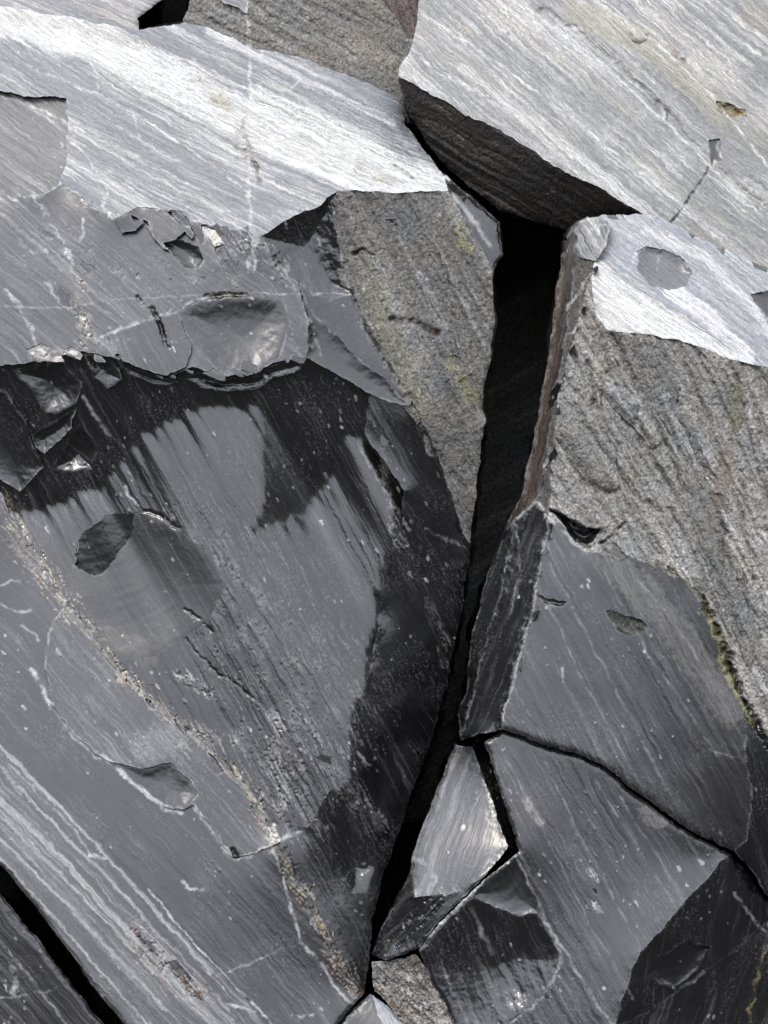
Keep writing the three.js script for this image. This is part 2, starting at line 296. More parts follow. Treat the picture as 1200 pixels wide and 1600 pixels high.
// ------------------------------------------------------------------ faceted rock builder
const STEP = 1.75, COARSE = 7;
function gridLine(a, b, fine0, fine1) {                // fine where the photograph looks, coarser beyond
  const r = []; let t = a; while (t < b) { r.push(t); t += t > fine0 && t < fine1 ? STEP : COARSE; } r.push(t); return r;
}
function polyArr(a) { const p = []; for (let i = 0; i < a.length; i += 3) p.push([a[i], a[i + 1], a[i + 2]]); return p; }
function signedDist(x, y, p) {
  let d = 1e18, s = 1;
  for (let i = 0, n = p.length, j = n - 1; i < n; j = i, i++) {
    const ex = p[j][0] - p[i][0], ey = p[j][1] - p[i][1], wx = x - p[i][0], wy = y - p[i][1];
    const t = clamp((wx * ex + wy * ey) / (ex * ex + ey * ey + 1e-9)), bx = wx - ex * t, by = wy - ey * t;
    d = Math.min(d, bx * bx + by * by);
    const c1 = y >= p[i][1], c2 = y < p[j][1], c3 = ex * wy > ey * wx;
    if ((c1 && c2 && c3) || (!c1 && !c2 && !c3)) s = -s;
  }
  return s * Math.sqrt(d);
}
function meanValue(x, y, p) {                          // smooth surface through the heights of a face's corners
  const n = p.length; let sw = 0, sh = 0, px = 0, py = 0, pr = 0;
  const S = [];
  for (let i = 0; i < n; i++) {
    const dx = p[i][0] - x, dy = p[i][1] - y, r = Math.hypot(dx, dy);
    if (r < 1e-4) return p[i][2];
    S[i] = [dx, dy, r];
  }
  const T = [];
  for (let i = 0; i < n; i++) {
    const a = S[i], b = S[(i + 1) % n], cr = a[0] * b[1] - a[1] * b[0], dt = a[0] * b[0] + a[1] * b[1];
    if (Math.abs(cr) < 1e-6 && dt < 0) { const f = a[2] / (a[2] + b[2]); return p[i][2] * (1 - f) + p[(i + 1) % n][2] * f; }
    T[i] = Math.abs(cr) < 1e-9 ? 0 : (a[2] * b[2] - dt) / cr;
  }
  for (let i = 0; i < n; i++) { const w = (T[(i + n - 1) % n] + T[i]) / S[i][2]; sw += w; sh += w * p[i][2]; }
  return sh / sw;
}

const warpX = (x, y) => 3.0 * noise(x / 42, y / 42) + 1.5 * noise(x / 13 + 5, y / 13) + .8 * noise(x / 5, y / 5 + 2);
const warpY = (x, y) => 3.0 * noise(x / 42 + 31, y / 42 + 8) + 1.5 * noise(x / 13 + 2, y / 13 + 17) + .8 * noise(x / 5 + 9, y / 5);

// one face's relief and colour at (x, y); wx, wy already roughened
function surface(f, x, y, sd, so) {
  const L = f.look, a = f.flow * Math.PI / 180, ca = Math.cos(a), sa = Math.sin(a);
  let u = x * ca + y * sa, v = -x * sa + y * ca;
  v += f.bend ? f.bend * (u - f.u0) * (u - f.u0) / 1000 : 0;
  v += 7 * noise(u / 420 + f.id, v / 200) + 1.2 * noise(u / 110, v / 60 + f.id);
  const s1 = noise(u / 800 + f.id * 3.7, v / 30), s2 = noise(u / 420 + f.id, v / 10 + 4), s3 = noise(u / 200 + 3, v / 4.6 + f.id), s4 = noise(u / 50 + 3, v / 3 + 11);
  const streak = s1 * .5 + s2 * .42 + s3 * .42 + s4 * .26 + (L.fine || 0) * .4 * noise(u / 140 + f.id, v / 2.3 + 9);
  const s5 = noise(u / 140 + f.id, v / 2.3 + 9);
  let dh = (s1 * 1.0 + s2 * .75 + s3 * .4 + s5 * .12) * L.relief * f.relief;
  if (f.name === 'flake_scar' && f.mid) {               // shell ripples of a conchoidal break
    const rx = x - f.mid[0] + f.span * .5, ry = y - f.mid[1] + f.span * .7, rd = Math.hypot(rx, ry) + 3 * noise(x / 40, y / 40); dh += (f.span > 70 ? .07 : .16) * Math.sin(rd / 2.6) * sstep(-.3, .5, noise(rd / 22, Math.atan2(ry, rx) * 2 + f.id));
  }
  if (L.fold) { const fd = Math.abs(noise(u / 230 + f.id * 2, v / 34)), f2 = Math.abs(noise(u / 110 + 5, v / 15 + f.id)); dh -= L.fold * f.relief * (1.4 * (1 - fd) ** 6 + .7 * (1 - f2) ** 6); }
  const big = fbm(x / 75, y / 75), fine = noise(x / 3.1, y / 3.1), mid = noise(x / 11, y / 11);
  if (L.rough) { const rr = 1 - Math.abs(noise(x / 34 + f.id, y / 34)); dh += L.rough * (big * 5 + rr * rr * 2 + mid * 1.5 + fine * .8); }
  else dh += (noise(x / 120 + f.id, y / 120) + .3 * noise(x / 45, y / 45 + f.id)) * (f.mat === 'slab' ? .55 : 1.1) * f.wavy;
  const zone = noise(u / 300 + f.id * 1.9, v / 70 + 8);            // the streaks come and go in broad zones
  let t = sstep(L.lo, L.hi, streak * (.75 + .6 * zone) + f.bias + big * f.patch + .25 * zone);
  const hair = Math.max(Math.max(0, 1 - Math.abs(noise(u / 700 + f.id, v / 17 + 5)) * 11) * sstep(-.1, .5, noise(u / 160 + 4, v / 30)), .7 * Math.max(0, 1 - Math.abs(noise(u / 500 + 2, v / 8 + f.id)) * 6) * sstep(.05, .6, noise(u / 90, v / 22 + 6))) * L.hair;
  const c = [0, 1, 2].map(i => { const b = f.c0[i] + (f.c1[i] - f.c0[i]) * t; return b + (Math.min(.34, f.c1[i] * 1.6 + .03) - b) * hair; }); dh += hair * .3;
  let g = 1 + L.grain * (fine * .7 + mid * .4 + (hash(Math.round(x * .8), Math.round(y * .8)) - .5) * .9);
  if (L.rough) { const pit = noise(x / 7 + 40, y / 7); if (pit > .42) { g *= .75; dh -= 1.2; } const w = noise(x / 60 + 9, y / 60); c[0] *= 1 + .06 * w; c[2] *= 1 - .10 * w; }
  g = Math.max(.25, g);
  for (let i = 0; i < 3; i++) c[i] *= g;
  if (L.dust) {                                        // fine pale dust lying in patches
    const pz = sstep(-.25, .55, noise(x / 85 + 12, y / 85) + .5 * noise(u / 120 + 8, v / 16)); const dn = noise(x / 2.3 + 60, y / 2.3) + .8 * noise(u / 16 + 5, v / 2.2);
    const k = sstep(.15, .9, dn) * pz * L.dust; for (let i = 0; i < 3; i++) c[i] += (.13 - c[i]) * k; dh += .12 * k;
  }
  // bright crushed specks
  const cx = Math.floor(x / 11), cy = Math.floor(y / 11);
  for (let q = 0; q < 2; q++) {
    const hx = hash(cx + q * 97, cy + 13), hp = hash(cx * 3 + q, cy * 5 + 1);
    if (hp < L.speck * (.15 + 4 * sstep(.02, .5, big + .4 * zone))) {
      const px = (cx + .25 + .5 * hx) * 11, py = (cy + .25 + .5 * hash(cx + 7, cy * 2 + q)) * 11, r = .75 + 1.7 * hash(cx + 3, cy + q) ** 5;
      const du = (x - px) * ca + (y - py) * sa, dv = -(x - px) * sa + (y - py) * ca;
      const k = 1 - sstep(r * .6, r * 1.5, Math.hypot(du * (.2 + .6 * hash(cy, cx + 5)), dv)); if (k > 0) { const wv = .08 + .25 * hx; for (let i = 0; i < 3; i++) c[i] += (wv - c[i]) * k; dh += .5 * k; }
    }
  }
  dh -= 3.2 * Math.exp(Math.min(0, so) / 3.5);         // blunt outer edge
  // worn, crushed rim where a face ends
  if (f.rim > 0 && sd > -5) {
    const rn = noise(x / 18 + 3, y / 18 + f.id) + .5 * fine; const k = (1 - sstep(.8, 2.2 + 2 * Math.max(0, rn), -sd)) * sstep(-.35, .35, rn) * f.rim;
    for (let i = 0; i < 3; i++) c[i] += (.26 - c[i]) * k; dh -= .8 * k;
  }
  for (const m of marks) {
    if (x < m.x0 || x > m.x1 || y < m.y0 || y > m.y1) continue;
    if (m.on && !m.on.includes(f.block)) continue;
    if (m.mat && m.mat !== f.mat) continue;
    const jx = x + m.jit * (noise(x / 16 + 50, y / 16) + .5 * fine), jy = y + m.jit * (noise(x / 16, y / 16 + 50) + .5 * noise(x / 5, y / 5 + 70));
    const d = lineDist(jx, jy, m.p);
    if (m.type === 'line') {
      const k = (1 - sstep(m.w * .25, m.w, d)) * m.amt * clamp(.55 + .8 * noise(x / 24 + m.w, y / 24) + .5 * noise(x / 7, y / 7 + m.w)); if (k <= 0) continue;
      for (let i = 0; i < 3; i++) c[i] += (m.col[i] - c[i]) * k; dh -= m.deep * k;
    } else if (m.type === 'band') {                    // mineral bands drawn out along the flow
      const k = (1 - sstep(m.w * .3, m.w, d)) * m.amt; if (k <= 0) continue;
      const q = sstep(.35 - k * .9, 1.0 - k * .75, streak * .9 + .35 + .25 * fine); for (let i = 0; i < 3; i++) c[i] += (m.col[i] - c[i]) * q * Math.min(1, k * 1.6);
    } else if (m.type === 'crumb') {                   // crumbly seam: grains, pits and stains
      const k = (1 - sstep(m.w * .2, m.w, d)); if (k <= 0) continue;
      const nn = .5 * noise(x / 5 + 21, y / 5) + 1.1 * noise(u / 45, v / 3.4); const q = sstep(.62 - k * .75, .95 - k * .6, nn + .2) * m.amt * (.35 + .65 * sstep(-.3, .4, noise(x / 30 + 5, y / 30)));
      const h2 = clamp(.5 + .55 * noise(x / 4.5 + 77, y / 4.5) + .25 * noise(x / 9, y / 9 + 33)); const cc = h2 < .2 ? BLACK : h2 < .34 ? RUST : h2 < .6 ? m.col : h2 < .75 ? MILK : WHITE;
      for (let i = 0; i < 3; i++) c[i] += (cc[i] - c[i]) * q; dh += q * (h2 < .2 ? -1.5 : .4 * m.amt);
    } else if (m.type === 'tint') {
      const q = sstep(.1, .7, (1 - sstep(m.w * .3, m.w, d)) * 1.2 + .5 * noise(x / 9, y / 9 + 4) + .3 * fine - .35) * m.amt; for (let i = 0; i < 3; i++) c[i] += (m.col[i] - c[i]) * q;
    } else if (m.type === 'groove') {
      const k = 1 - sstep(0, m.w, d); if (k > 0) dh -= m.deep * k;
    }
  }
  return [dh, c[0], c[1], c[2], u, v];
}

// small broken chips strung along edges: [x, y, ... polyline], how many, smallest and largest radius, the face they break
function chips(line, count, r0, r1, like, mat, flow = 45) {
  const out = [], L = []; let tot = 0;
  for (let i = 0; i + 3 < line.length; i += 2) { const d = Math.hypot(line[i + 2] - line[i], line[i + 3] - line[i + 1]); L.push(d); tot += d; }
  for (let k = 0; k < count; k++) {
    let t = (k + rnd()) / count * tot, i = 0; while (i < L.length - 1 && t > L[i]) t -= L[i++];
    const f = t / L[i], cx = line[i * 2] + (line[i * 2 + 2] - line[i * 2]) * f + (rnd() - .5) * r1, cy = line[i * 2 + 1] + (line[i * 2 + 3] - line[i * 2 + 1]) * f + (rnd() - .5) * r1;
    if (rnd() < .25) continue;
    const r = r0 * .8 + (r1 - r0) * rnd() ** 2, n = 3 + (rnd() * 3 | 0), p = [], a0 = rnd() * 6.28, st = 1.3 + rnd() * 1.6, fa = flow * Math.PI / 180;
    for (let q = 0; q < n; q++) { const a = a0 + (q + rnd() * .6) / n * 6.283, rr = r * (.6 + .6 * rnd()), du = Math.cos(a) * rr * st, dv = Math.sin(a) * rr; p.push(cx + du * Math.cos(fa) - dv * Math.sin(fa), cy + du * Math.sin(fa) + dv * Math.cos(fa)); }
    out.push({ name: 'chip_scar', mat, like, flow, p, off: -.4 - rnd() * 1.4, tilt: [(rnd() - .5) * .24, (rnd() - .5) * .28], rim: rnd() < .3 ? .5 : 0 });
  }
  return out;
}
// corners beyond the photograph's frame: the blocks go on past it
const beyond = ([x, y, h = 0]) => [x <= -160 ? x - 260 : x >= 1360 ? x + 260 : x, y <= -160 ? y - 170 : y, y <= -160 ? h - 60 : h];
const usedNames = {};
const numbered = n => { const k = usedNames[n] = (usedNames[n] ?? -1) + 1; return k ? `${n}_${String(k).padStart(3, '0')}` : n; };
let faceId = 1;
function rock(block, name, label, category, group, back, outline, faces, pts) {
  const resolve = p => typeof p === 'string' ? p.trim().split(/\s+/).map(k => { if (!pts[k]) throw new Error('no point ' + k + ' in ' + name); return beyond(pts[k]); }) : polyArr(p).map(beyond);
  const O = resolve(outline);
  const lim = (k, f) => f(...O.map(p => p[k]));
  const XS = gridLine(lim(0, Math.min) - 8, lim(0, Math.max) + 8, -25, 1225), YS = gridLine(lim(1, Math.min) - 8, lim(1, Math.max) + 8, -25, 1625);
  const nx = XS.length, ny = YS.length, N = nx * ny, y1 = YS[ny - 1];
  const WX = new Float32Array(N), WY = new Float32Array(N), SO = new Float32Array(N);
  for (let j = 0; j < ny; j++) for (let i = 0; i < nx; i++) {
    const x = XS[i], y = YS[j], n = j * nx + i;
    WX[n] = x + warpX(x, y); WY[n] = y + warpY(x, y); SO[n] = signedDist(WX[n], WY[n], O);
  }
  const root = new THREE.Group(); root.name = numbered(name);
  const base = at((XS[0] + XS[nx - 1]) / 2, Math.min(y1, 1760), -back * .5); root.position.copy(base);
  root.userData = { label, category }; if (group) root.userData.group = group;
  const F = faces.map(f => {
    const look = { ...LOOK[f.mat], ...(f.look || {}) };
    const r = { flow: 50, bias: 0, patch: .35, relief: 1, wavy: 1, rim: .35, off: 0, bowl: 0, bend: 0, u0: 0, rag: 0, ...f, look, c0: f.c0 || look.c0, c1: f.c1 || look.c1, id: faceId++, block };
    r.P = f.p ? (f.like === undefined ? resolve(f.p) : (() => { const q = []; for (let i = 0; i < f.p.length; i += 2) q.push(beyond([f.p[i], f.p[i + 1], 0])); return q; })()) : O;
    r.mid = [0, 1].map(i => r.P.reduce((a, p) => a + p[i], 0) / r.P.length);
    r.span = Math.max(...r.P.map(p => Math.hypot(p[0] - r.mid[0], p[1] - r.mid[1])));
    r.SD = new Float32Array(N).fill(1e3);
    const bx0 = Math.min(...r.P.map(p => p[0])) - 12 - r.rag, bx1 = Math.max(...r.P.map(p => p[0])) + 12 + r.rag, by0 = Math.min(...r.P.map(p => p[1])) - 12 - r.rag, by1 = Math.max(...r.P.map(p => p[1])) + 12 + r.rag;
    const a = r.flow * Math.PI / 180, ca = Math.cos(a), sa = Math.sin(a);
    for (let n = 0; n < N; n++) {
      const x = WX[n], y = WY[n]; if (x < bx0 || x > bx1 || y < by0 || y > by1) continue;
      let s = signedDist(x, y, r.P);
      if (r.rag) { const u = x * ca + y * sa, v = -x * sa + y * ca; s += r.rag * (noise(u / 90 + r.id, v / 9) * .9 + noise(u / 30, v / 4.5) * .5 + .35 * noise(x / 6, y / 6)); }
      r.SD[n] = s;
    }
    if (r.slope) {                                     // a curved face given by a height of its own
      r.HS = new Float32Array(N); for (let n = 0; n < N; n++) r.HS[n] = r.slope(XS[n % nx], YS[(n / nx) | 0]);
    }
    return r;
  });
  const height = (f, n) => {
    if (f.like !== undefined) { const s = f.SD[n], e = f.edge || 25; const q = Math.max(0, -s) / e, k = f.soft ? q * q / (1 + q * q) : 1 - Math.exp(-q); const tl = f.tilt ? f.tilt[0] * (WX[n] - f.mid[0]) + f.tilt[1] * (WY[n] - f.mid[1]) : 0; return height(F[f.like], n) + f.off + tl - f.bowl * k; }
    if (f.slope) return f.HS[n];
    const keep = Math.exp(-Math.abs(f.SD[n]) / 9), rx = XS[n % nx], ry = YS[(n / nx) | 0];
    const h = meanValue(rx + (WX[n] - rx) * keep, ry + (WY[n] - ry) * keep, f.P);
    if (!f.bowl) return h + f.off;
    const e = f.edge || 60, k = 1 - Math.exp(-Math.max(0, -f.SD[n]) / e); return h + f.off - f.bowl * k;
  };
  F.forEach((f, fi) => {
    const G = new Float32Array(N); let any = false;
    for (let n = 0; n < N; n++) {
      let g = Math.max(f.SD[n], SO[n]);
      if (g < 8) for (let k = fi + 1; k < F.length; k++) if (F[k].SD[n] < 100) g = Math.max(g, -F[k].SD[n]);
      G[n] = g === 0 ? 1e-4 : g; if (g < 0) any = true;
    }
    if (!any) return;
    const pos = [], col = [], uv = [], idx = [], gridIx = new Int32Array(N).fill(-1), edgeIx = new Map(), flat = [], info = [];
    const vp = new THREE.Vector3();
    const cache = new Map();
    const H = n => { let h = cache.get(n); if (h === undefined) cache.set(n, h = height(f, n)); return h; };
    function push(x, y, wx, wy, h, sd, outer) {
      const s = surface(f, wx, wy, sd, outer); const hh = h + s[0];
      at(x, y, hh, vp).sub(base); pos.push(vp.x, vp.y, vp.z); col.push(s[1], s[2], s[3]); uv.push(s[4] / 300, s[5] / 300);
      flat.push(x, y, hh); info.push(outer); return pos.length / 3 - 1;
    }
    function gv(n) { if (gridIx[n] >= 0) return gridIx[n]; const i = n % nx, j = (n / nx) | 0; return gridIx[n] = push(XS[i], YS[j], WX[n], WY[n], H(n), G[n], SO[n]); }
    function ev(a, b) {
      const key = a < b ? a * N + b : b * N + a; if (edgeIx.has(key)) return edgeIx.get(key);
      const t = G[a] / (G[a] - G[b]), m = (A, B) => A + (B - A) * t;
      const r = push(m(XS[a % nx], XS[b % nx]), m(YS[(a / nx) | 0], YS[(b / nx) | 0]), m(WX[a], WX[b]), m(WY[a], WY[b]), m(H(a), H(b)), 0, m(SO[a], SO[b]));
      edgeIx.set(key, r); return r;
    }
    const rimEdges = [];
    for (let j = 0; j + 1 < ny; j++) for (let i = 0; i + 1 < nx; i++) {
      const q = [j * nx + i, (j + 1) * nx + i, (j + 1) * nx + i + 1, j * nx + i + 1];
      const ins = q.map(n => G[n] < 0); const cnt = ins[0] + ins[1] + ins[2] + ins[3];
      if (!cnt) continue;
      if (cnt === 4) { const [a, b, c, d] = q.map(gv); if ((i + j) & 1) idx.push(a, b, c, a, c, d); else idx.push(a, b, d, b, c, d); continue; }
      const P = [];
      for (let k = 0; k < 4; k++) { const a = q[k], b = q[(k + 1) % 4]; if (ins[k]) P.push([gv(a), 0]); if (ins[k] !== ins[(k + 1) % 4]) P.push([ev(a, b), ins[k] ? 1 : 2]); }
      for (let k = 1; k + 1 < P.length; k++) idx.push(P[0][0], P[k][0], P[k + 1][0]);
      for (let k = 0; k < P.length; k++) if (P[k][1] === 1 && P[(k + 1) % P.length][1] === 2) rimEdges.push(P[k][0], P[(k + 1) % P.length][0]);
    }
    // the sides of the piece, going back into the rock
    const wall = new Map(), rows = 7;
    function wallRow(i, r) {
      const key = i * 16 + r; if (wall.has(key)) return wall.get(key);
      const outer = info[i] > -1.5, x = flat[i * 3], y = flat[i * 3 + 1], h = flat[i * 3 + 2];
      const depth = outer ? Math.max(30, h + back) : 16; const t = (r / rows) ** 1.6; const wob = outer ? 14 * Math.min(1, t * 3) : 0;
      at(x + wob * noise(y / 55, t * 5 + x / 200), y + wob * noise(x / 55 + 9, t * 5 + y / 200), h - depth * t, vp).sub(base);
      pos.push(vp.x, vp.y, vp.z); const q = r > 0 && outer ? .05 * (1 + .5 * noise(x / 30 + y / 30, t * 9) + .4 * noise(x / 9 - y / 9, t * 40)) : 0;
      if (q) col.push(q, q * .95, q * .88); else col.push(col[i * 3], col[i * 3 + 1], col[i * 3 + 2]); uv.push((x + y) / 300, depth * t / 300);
      const id = pos.length / 3 - 1; wall.set(key, id); return id;
    }
    for (let k = 0; k < rimEdges.length; k += 2) {
      const a = rimEdges[k], b = rimEdges[k + 1];
      const step = info[a] > -1.5 && info[b] > -1.5 ? 1 : rows;
      for (let r = 0; r < rows; r += step) { const a0 = wallRow(a, r), b0 = wallRow(b, r), a1 = wallRow(a, r + step), b1 = wallRow(b, r + step); idx.push(a0, a1, b0, b0, a1, b1); }
    }
    const g = new THREE.BufferGeometry();
    g.setAttribute('position', new THREE.Float32BufferAttribute(pos, 3)); g.setAttribute('color', new THREE.Float32BufferAttribute(col, 3)); g.setAttribute('uv', new THREE.Float32BufferAttribute(uv, 2));
    g.setIndex(idx); g.computeVertexNormals();
    const m = new THREE.Mesh(g, MATS[f.mat]); m.name = f.name; if (f.label) m.userData.label = f.label; m.castShadow = m.receiveShadow = true; root.add(m);
  });
  scene.add(root); return root;
}
// ------------------------------------------------------------------ bedrock, ground and the facing hillside
function sheet(name, nu, nv, fn, col, m) {
  const p = [], c = [], ix = [], uv = [];
  for (let j = 0; j <= nv; j++) for (let i = 0; i <= nu; i++) { const v = fn(i / nu, j / nv); p.push(v.x, v.y, v.z); const q = col(v, i / nu, j / nv); c.push(...q); uv.push(v.x * 2, v.z * 2); }
  for (let j = 0; j < nv; j++) for (let i = 0; i < nu; i++) { const a = j * (nu + 1) + i, b = a + nu + 1; ix.push(a, b, a + 1, a + 1, b, b + 1); }
  const g = new THREE.BufferGeometry(); g.setAttribute('position', new THREE.Float32BufferAttribute(p, 3)); g.setAttribute('color', new THREE.Float32BufferAttribute(c, 3)); g.setAttribute('uv', new THREE.Float32BufferAttribute(uv, 2)); g.setIndex(ix); g.computeVertexNormals();
  const o = new THREE.Mesh(g, m); o.name = name; o.userData.kind = 'structure'; o.castShadow = o.receiveShadow = true; scene.add(o); return o;
}
const stony = s => v => { const k = s * (1 + .5 * fbm(v.x * 3, v.z * 3 + v.y * 2)); return [k, k * .96, k * .9]; };
const ground = sheet('ground', 120, 120, (a, b) => {
  const f = t => { const s = t * 2 - 1; return Math.sign(s) * (Math.abs(s) * 6 + 140 * Math.pow(Math.abs(s), 4)); };
  const x = f(a), z = f(b), hill = 17.5 * sstep(7, 30, Math.hypot(x, z)) * sstep(-16, -3, z) * (1 + .18 * fbm(x / 9, z / 9));
  return new THREE.Vector3(x, hill + (Math.hypot(x, z) < 3 ? 0 : .12 * fbm(x, z)) - .01, z);
}, stony(.045), MATS.crust);
const bedrock = sheet('bedrock', 120, 150, (a, b) => {
  const x = -1100 + 3400 * a, y = -1000 + 3000 * b, e = Math.min(a, 1 - a, b * 1.4);
  return at(x, y, -780 + 30 * fbm(x / 160, y / 160) - 900 * (1 - sstep(0, .16, e)));
}, stony(.05), MATS.crust);

// ------------------------------------------------------------------ the blocks
const GROUP = 'obsidian blocks of the outcrop';
rock('G', 'background_rock', 'weathered pale rock behind the top edge of the left block, in the upper left corner', 'rock', 'rocks showing behind the blocks', 760,
  [-160, -160, -230, 292, -160, -230, 252, 0, -170, 214, 28, -158, 218, 62, -152, 130, 48, -150, 0, 28, -155, -160, -10, -170],
  [{ name: 'weathered_face', mat: 'pale', flow: 24, bias: .25, c1: [.260, .240, .221] }], {});
rock('F', 'background_rock', 'rough brown grey rock in the gap between the two pale slabs at the top', 'rock', 'rocks showing behind the blocks', 760,
  [332, -160, -250, 302, -10, -205, 284, 30, -195, 292, 62, -190, 400, 112, -180, 480, 128, -175, 600, 178, -168, 645, 195, -165, 670, 130, -175, 685, 50, -195, 712, -160, -250],
  [{ name: 'rough_face', mat: 'crust', flow: 30, bias: .15, c0: [.111, .104, .090], c1: [.189, .179, .156] },
   { name: 'side_face', mat: 'crust', like: 0, off: -10, flow: 70, p: [596, 0, 640, 60, 660, 60, 690, -160, 560, -160], c0: [.078, .058, .052], c1: [.124, .098, .085] },
   { name: 'corner_chip', mat: 'pale', like: 0, off: 3, flow: 30, p: [345, 0, 372, 14, 388, 24, 390, -60, 340, -60], c1: [.293, .247, .234] }], {});

// the lean of the hollow: nearly upright in its upper part and two tongues, leaning back to the sky elsewhere
const LEAN = [215, 690, 260, 655, 330, 640, 395, 640, 410, 680, 416, 760, 400, 830, 475, 805, 512, 745, 538, 692, 555, 690, 600, 745, 618, 770, 612, 830, 590, 900, 584, 960, 570, 1050, 550, 1130, 548, 1200, 520, 1320, -560, 1320, -560, 800, 60, 800, 150, 770, 190, 730];
const LEANP = []; for (let i = 0; i < LEAN.length; i += 2) LEANP.push([LEAN[i], LEAN[i + 1]]);
const FC = .485, FS = .875;                            // the flow direction in the hollow
function hollowLean(x, y, u, v) {
  return 1 - sstep(9, -9, signedDist(x, y, LEANP) + 9 * noise(u / 200, v / 50) + 7 * noise(u / 90, v / 13));
}
const hollow = (() => {                                // heights summed along the flow lines
  const u0 = 100, v0 = -900, du = 2, nu = 900, nv = 1100, H = new Float32Array(nu * nv);
  let dent = new Float32Array(nv), next = new Float32Array(nv); const base = new Float32Array(nv).fill(38);
  for (let i = 0; i < nu; i++) {
    for (let j = 0; j < nv; j++) {
      const u = u0 + i * du, v = v0 + j * du, x = u * FC - v * FS, y = u * FS + v * FC; let d = dent[j];
      if (j > 0 && j < nv - 1) d += .22 * (dent[j - 1] + dent[j + 1] - 2 * d);
      if (x > -520 && x < 800 && y > 545 && y < 1500) { base[j] += du * .12; const m = hollowLean(x, y, u, v); d += du * (-.24 * m - (1 - m) * dent[j] / 420); }
      next[j] = d; H[i * nv + j] = base[j] + d;
    }
    [dent, next] = [next, dent];
  }
  return (x, y) => {
    const a = clamp((x * FC + y * FS - u0) / du, 0, nu - 2), b = clamp((-x * FS + y * FC - v0) / du, 0, nv - 2), i = a | 0, j = b | 0, p = a - i, q = b - j;
    return (H[i * nv + j] * (1 - q) + H[i * nv + j + 1] * q) * (1 - p) + (H[(i + 1) * nv + j] * (1 - q) + H[(i + 1) * nv + j + 1] * q) * p;
  };
})();
const A = { t0: [-160, -30, -150], t1: [0, 10, -135], t2: [130, 30, -130], t3: [215, 48, -130], t4: [290, 35, -140], t5: [330, 45, -140], t6: [400, 75, -130], t7: [470, 90, -130], t8: [600, 140, -115], t9: [628, 160, -110], t10: [632, 195, -95], t11: [690, 268, -40],
  t12: [735, 308, -30], t13: [780, 345, -25], t14: [784, 395, -10], t15: [770, 422, 0],
  e1: [772, 500, 5], e2: [765, 560, 8], e3: [752, 640, 10], e4: [757, 660, 22], e5: [745, 760, 16], e6: [735, 850, 5], e7: [728, 900, 5], e8: [720, 960, 5], e9: [700, 1060, 8], e10: [690, 1100, 10], e11: [665, 1180, 28], e12: [640, 1250, 50], e13: [620, 1310, 80], e14: [595, 1380, 104], e15: [580, 1440, 122], e16: [578, 1500, 134], e17: [570, 1552, 146],
  g1: [560, 1562, 158], g2: [518, 1612, 182], g3: [540, 1760, 212],
  k1: [300, 1760, 245], k2: [200, 1610, 220], k3: [150, 1545, 210], k4: [100, 1475, 198], k5: [60, 1420, 188], k6: [0, 1352, 176], k7: [-160, 1180, 142],
  l2: [-160, 640, 60], l3: [-160, 590, 55], l4: [-160, 280, 0],
  m1: [0, 295, 0], m2: [20, 310, 6], m3: [60, 308, 8], m4: [100, 288, 0], m5: [150, 330, 15], m6: [180, 342, 18], m7: [215, 322, 10], m8: [250, 325, 12], m9: [300, 345, 20], m10: [370, 360, 28], m11: [410, 368, 32], m12: [440, 345, 25], m13: [500, 322, 18], m14: [525, 300, 12], m15: [560, 296, 10], m16: [620, 303, 5], m17: [700, 297, -15],
  s2: [0, 573, 55], s3: [60, 562, 55], s4: [130, 549, 55], s5: [180, 557, 58], s6: [225, 578, 62], s7: [265, 590, 64], s8: [300, 572, 62], s9: [350, 590, 64], s10: [400, 584, 62], s11: [430, 566, 56], s12: [480, 558, 52],
  r1: [465, 440, 32], r2: [430, 420, 34], r3: [482, 505, 44],
  b1: [522, 345, 12], b2: [533, 400, 12], b3: [548, 455, 16], b4: [570, 510, 26], b5: [600, 560, 36], b6: [640, 627, 46], q1: [515, 472, 26],
  f1: [640, 636, 46], f2: [600, 592, 40], f3: [540, 540, 36], f4: [492, 492, 34], f5: [580, 617, 48], f6: [520, 581, 50],
  x1: [735, 360, -5], c1: [655, 650, 44], c2: [680, 700, 34], c3: [700, 760, 22], c4: [722, 830, 10],
  u1: [-160, 590, 38], u2: [0, 573, 38], u3: [60, 562, 38], u4: [130, 549, 38], u5: [180, 557, 38], u6: [225, 578, 38], u7: [265, 590, 38], u8: [300, 572, 38], u9: [350, 590, 38], u10: [400, 584, 38], u11: [430, 566, 38], u12: [480, 558, 38], u13: [520, 581, 38], u14: [580, 617, 38], y1: [640, 636, 41],
  d1: [570, 680, 39], d2: [610, 735, 41], d3: [632, 765, 43], d4: [626, 830, 49], d5: [600, 900, 59], d6: [592, 960, 67], d7: [578, 1050, 78], d8: [560, 1130, 88], d9: [556, 1190, 95], d10: [560, 1250, 100], d11: [590, 1295, 112],
  v1: [0, 770, 55], v2: [40, 850, 66], v3: [100, 930, 76], v4: [190, 1050, 88], v5: [250, 1100, 94], v6: [330, 1170, 98], v7: [380, 1222, 101], v8: [420, 1290, 105], z3: [440, 1320, 142], v9: [470, 1390, 146], z2: [500, 1450, 150], z1: [540, 1515, 152], w1: [520, 1230, 103], w2: [480, 1290, 105] };
for (const k of 'd4 d5 d6 d7 d8 d9 d10 w1 w2 v1 v2 v3 v4 v5 v6 v7 v8'.split(' ')) A[k][2] = hollow(A[k][0], A[k][1]);
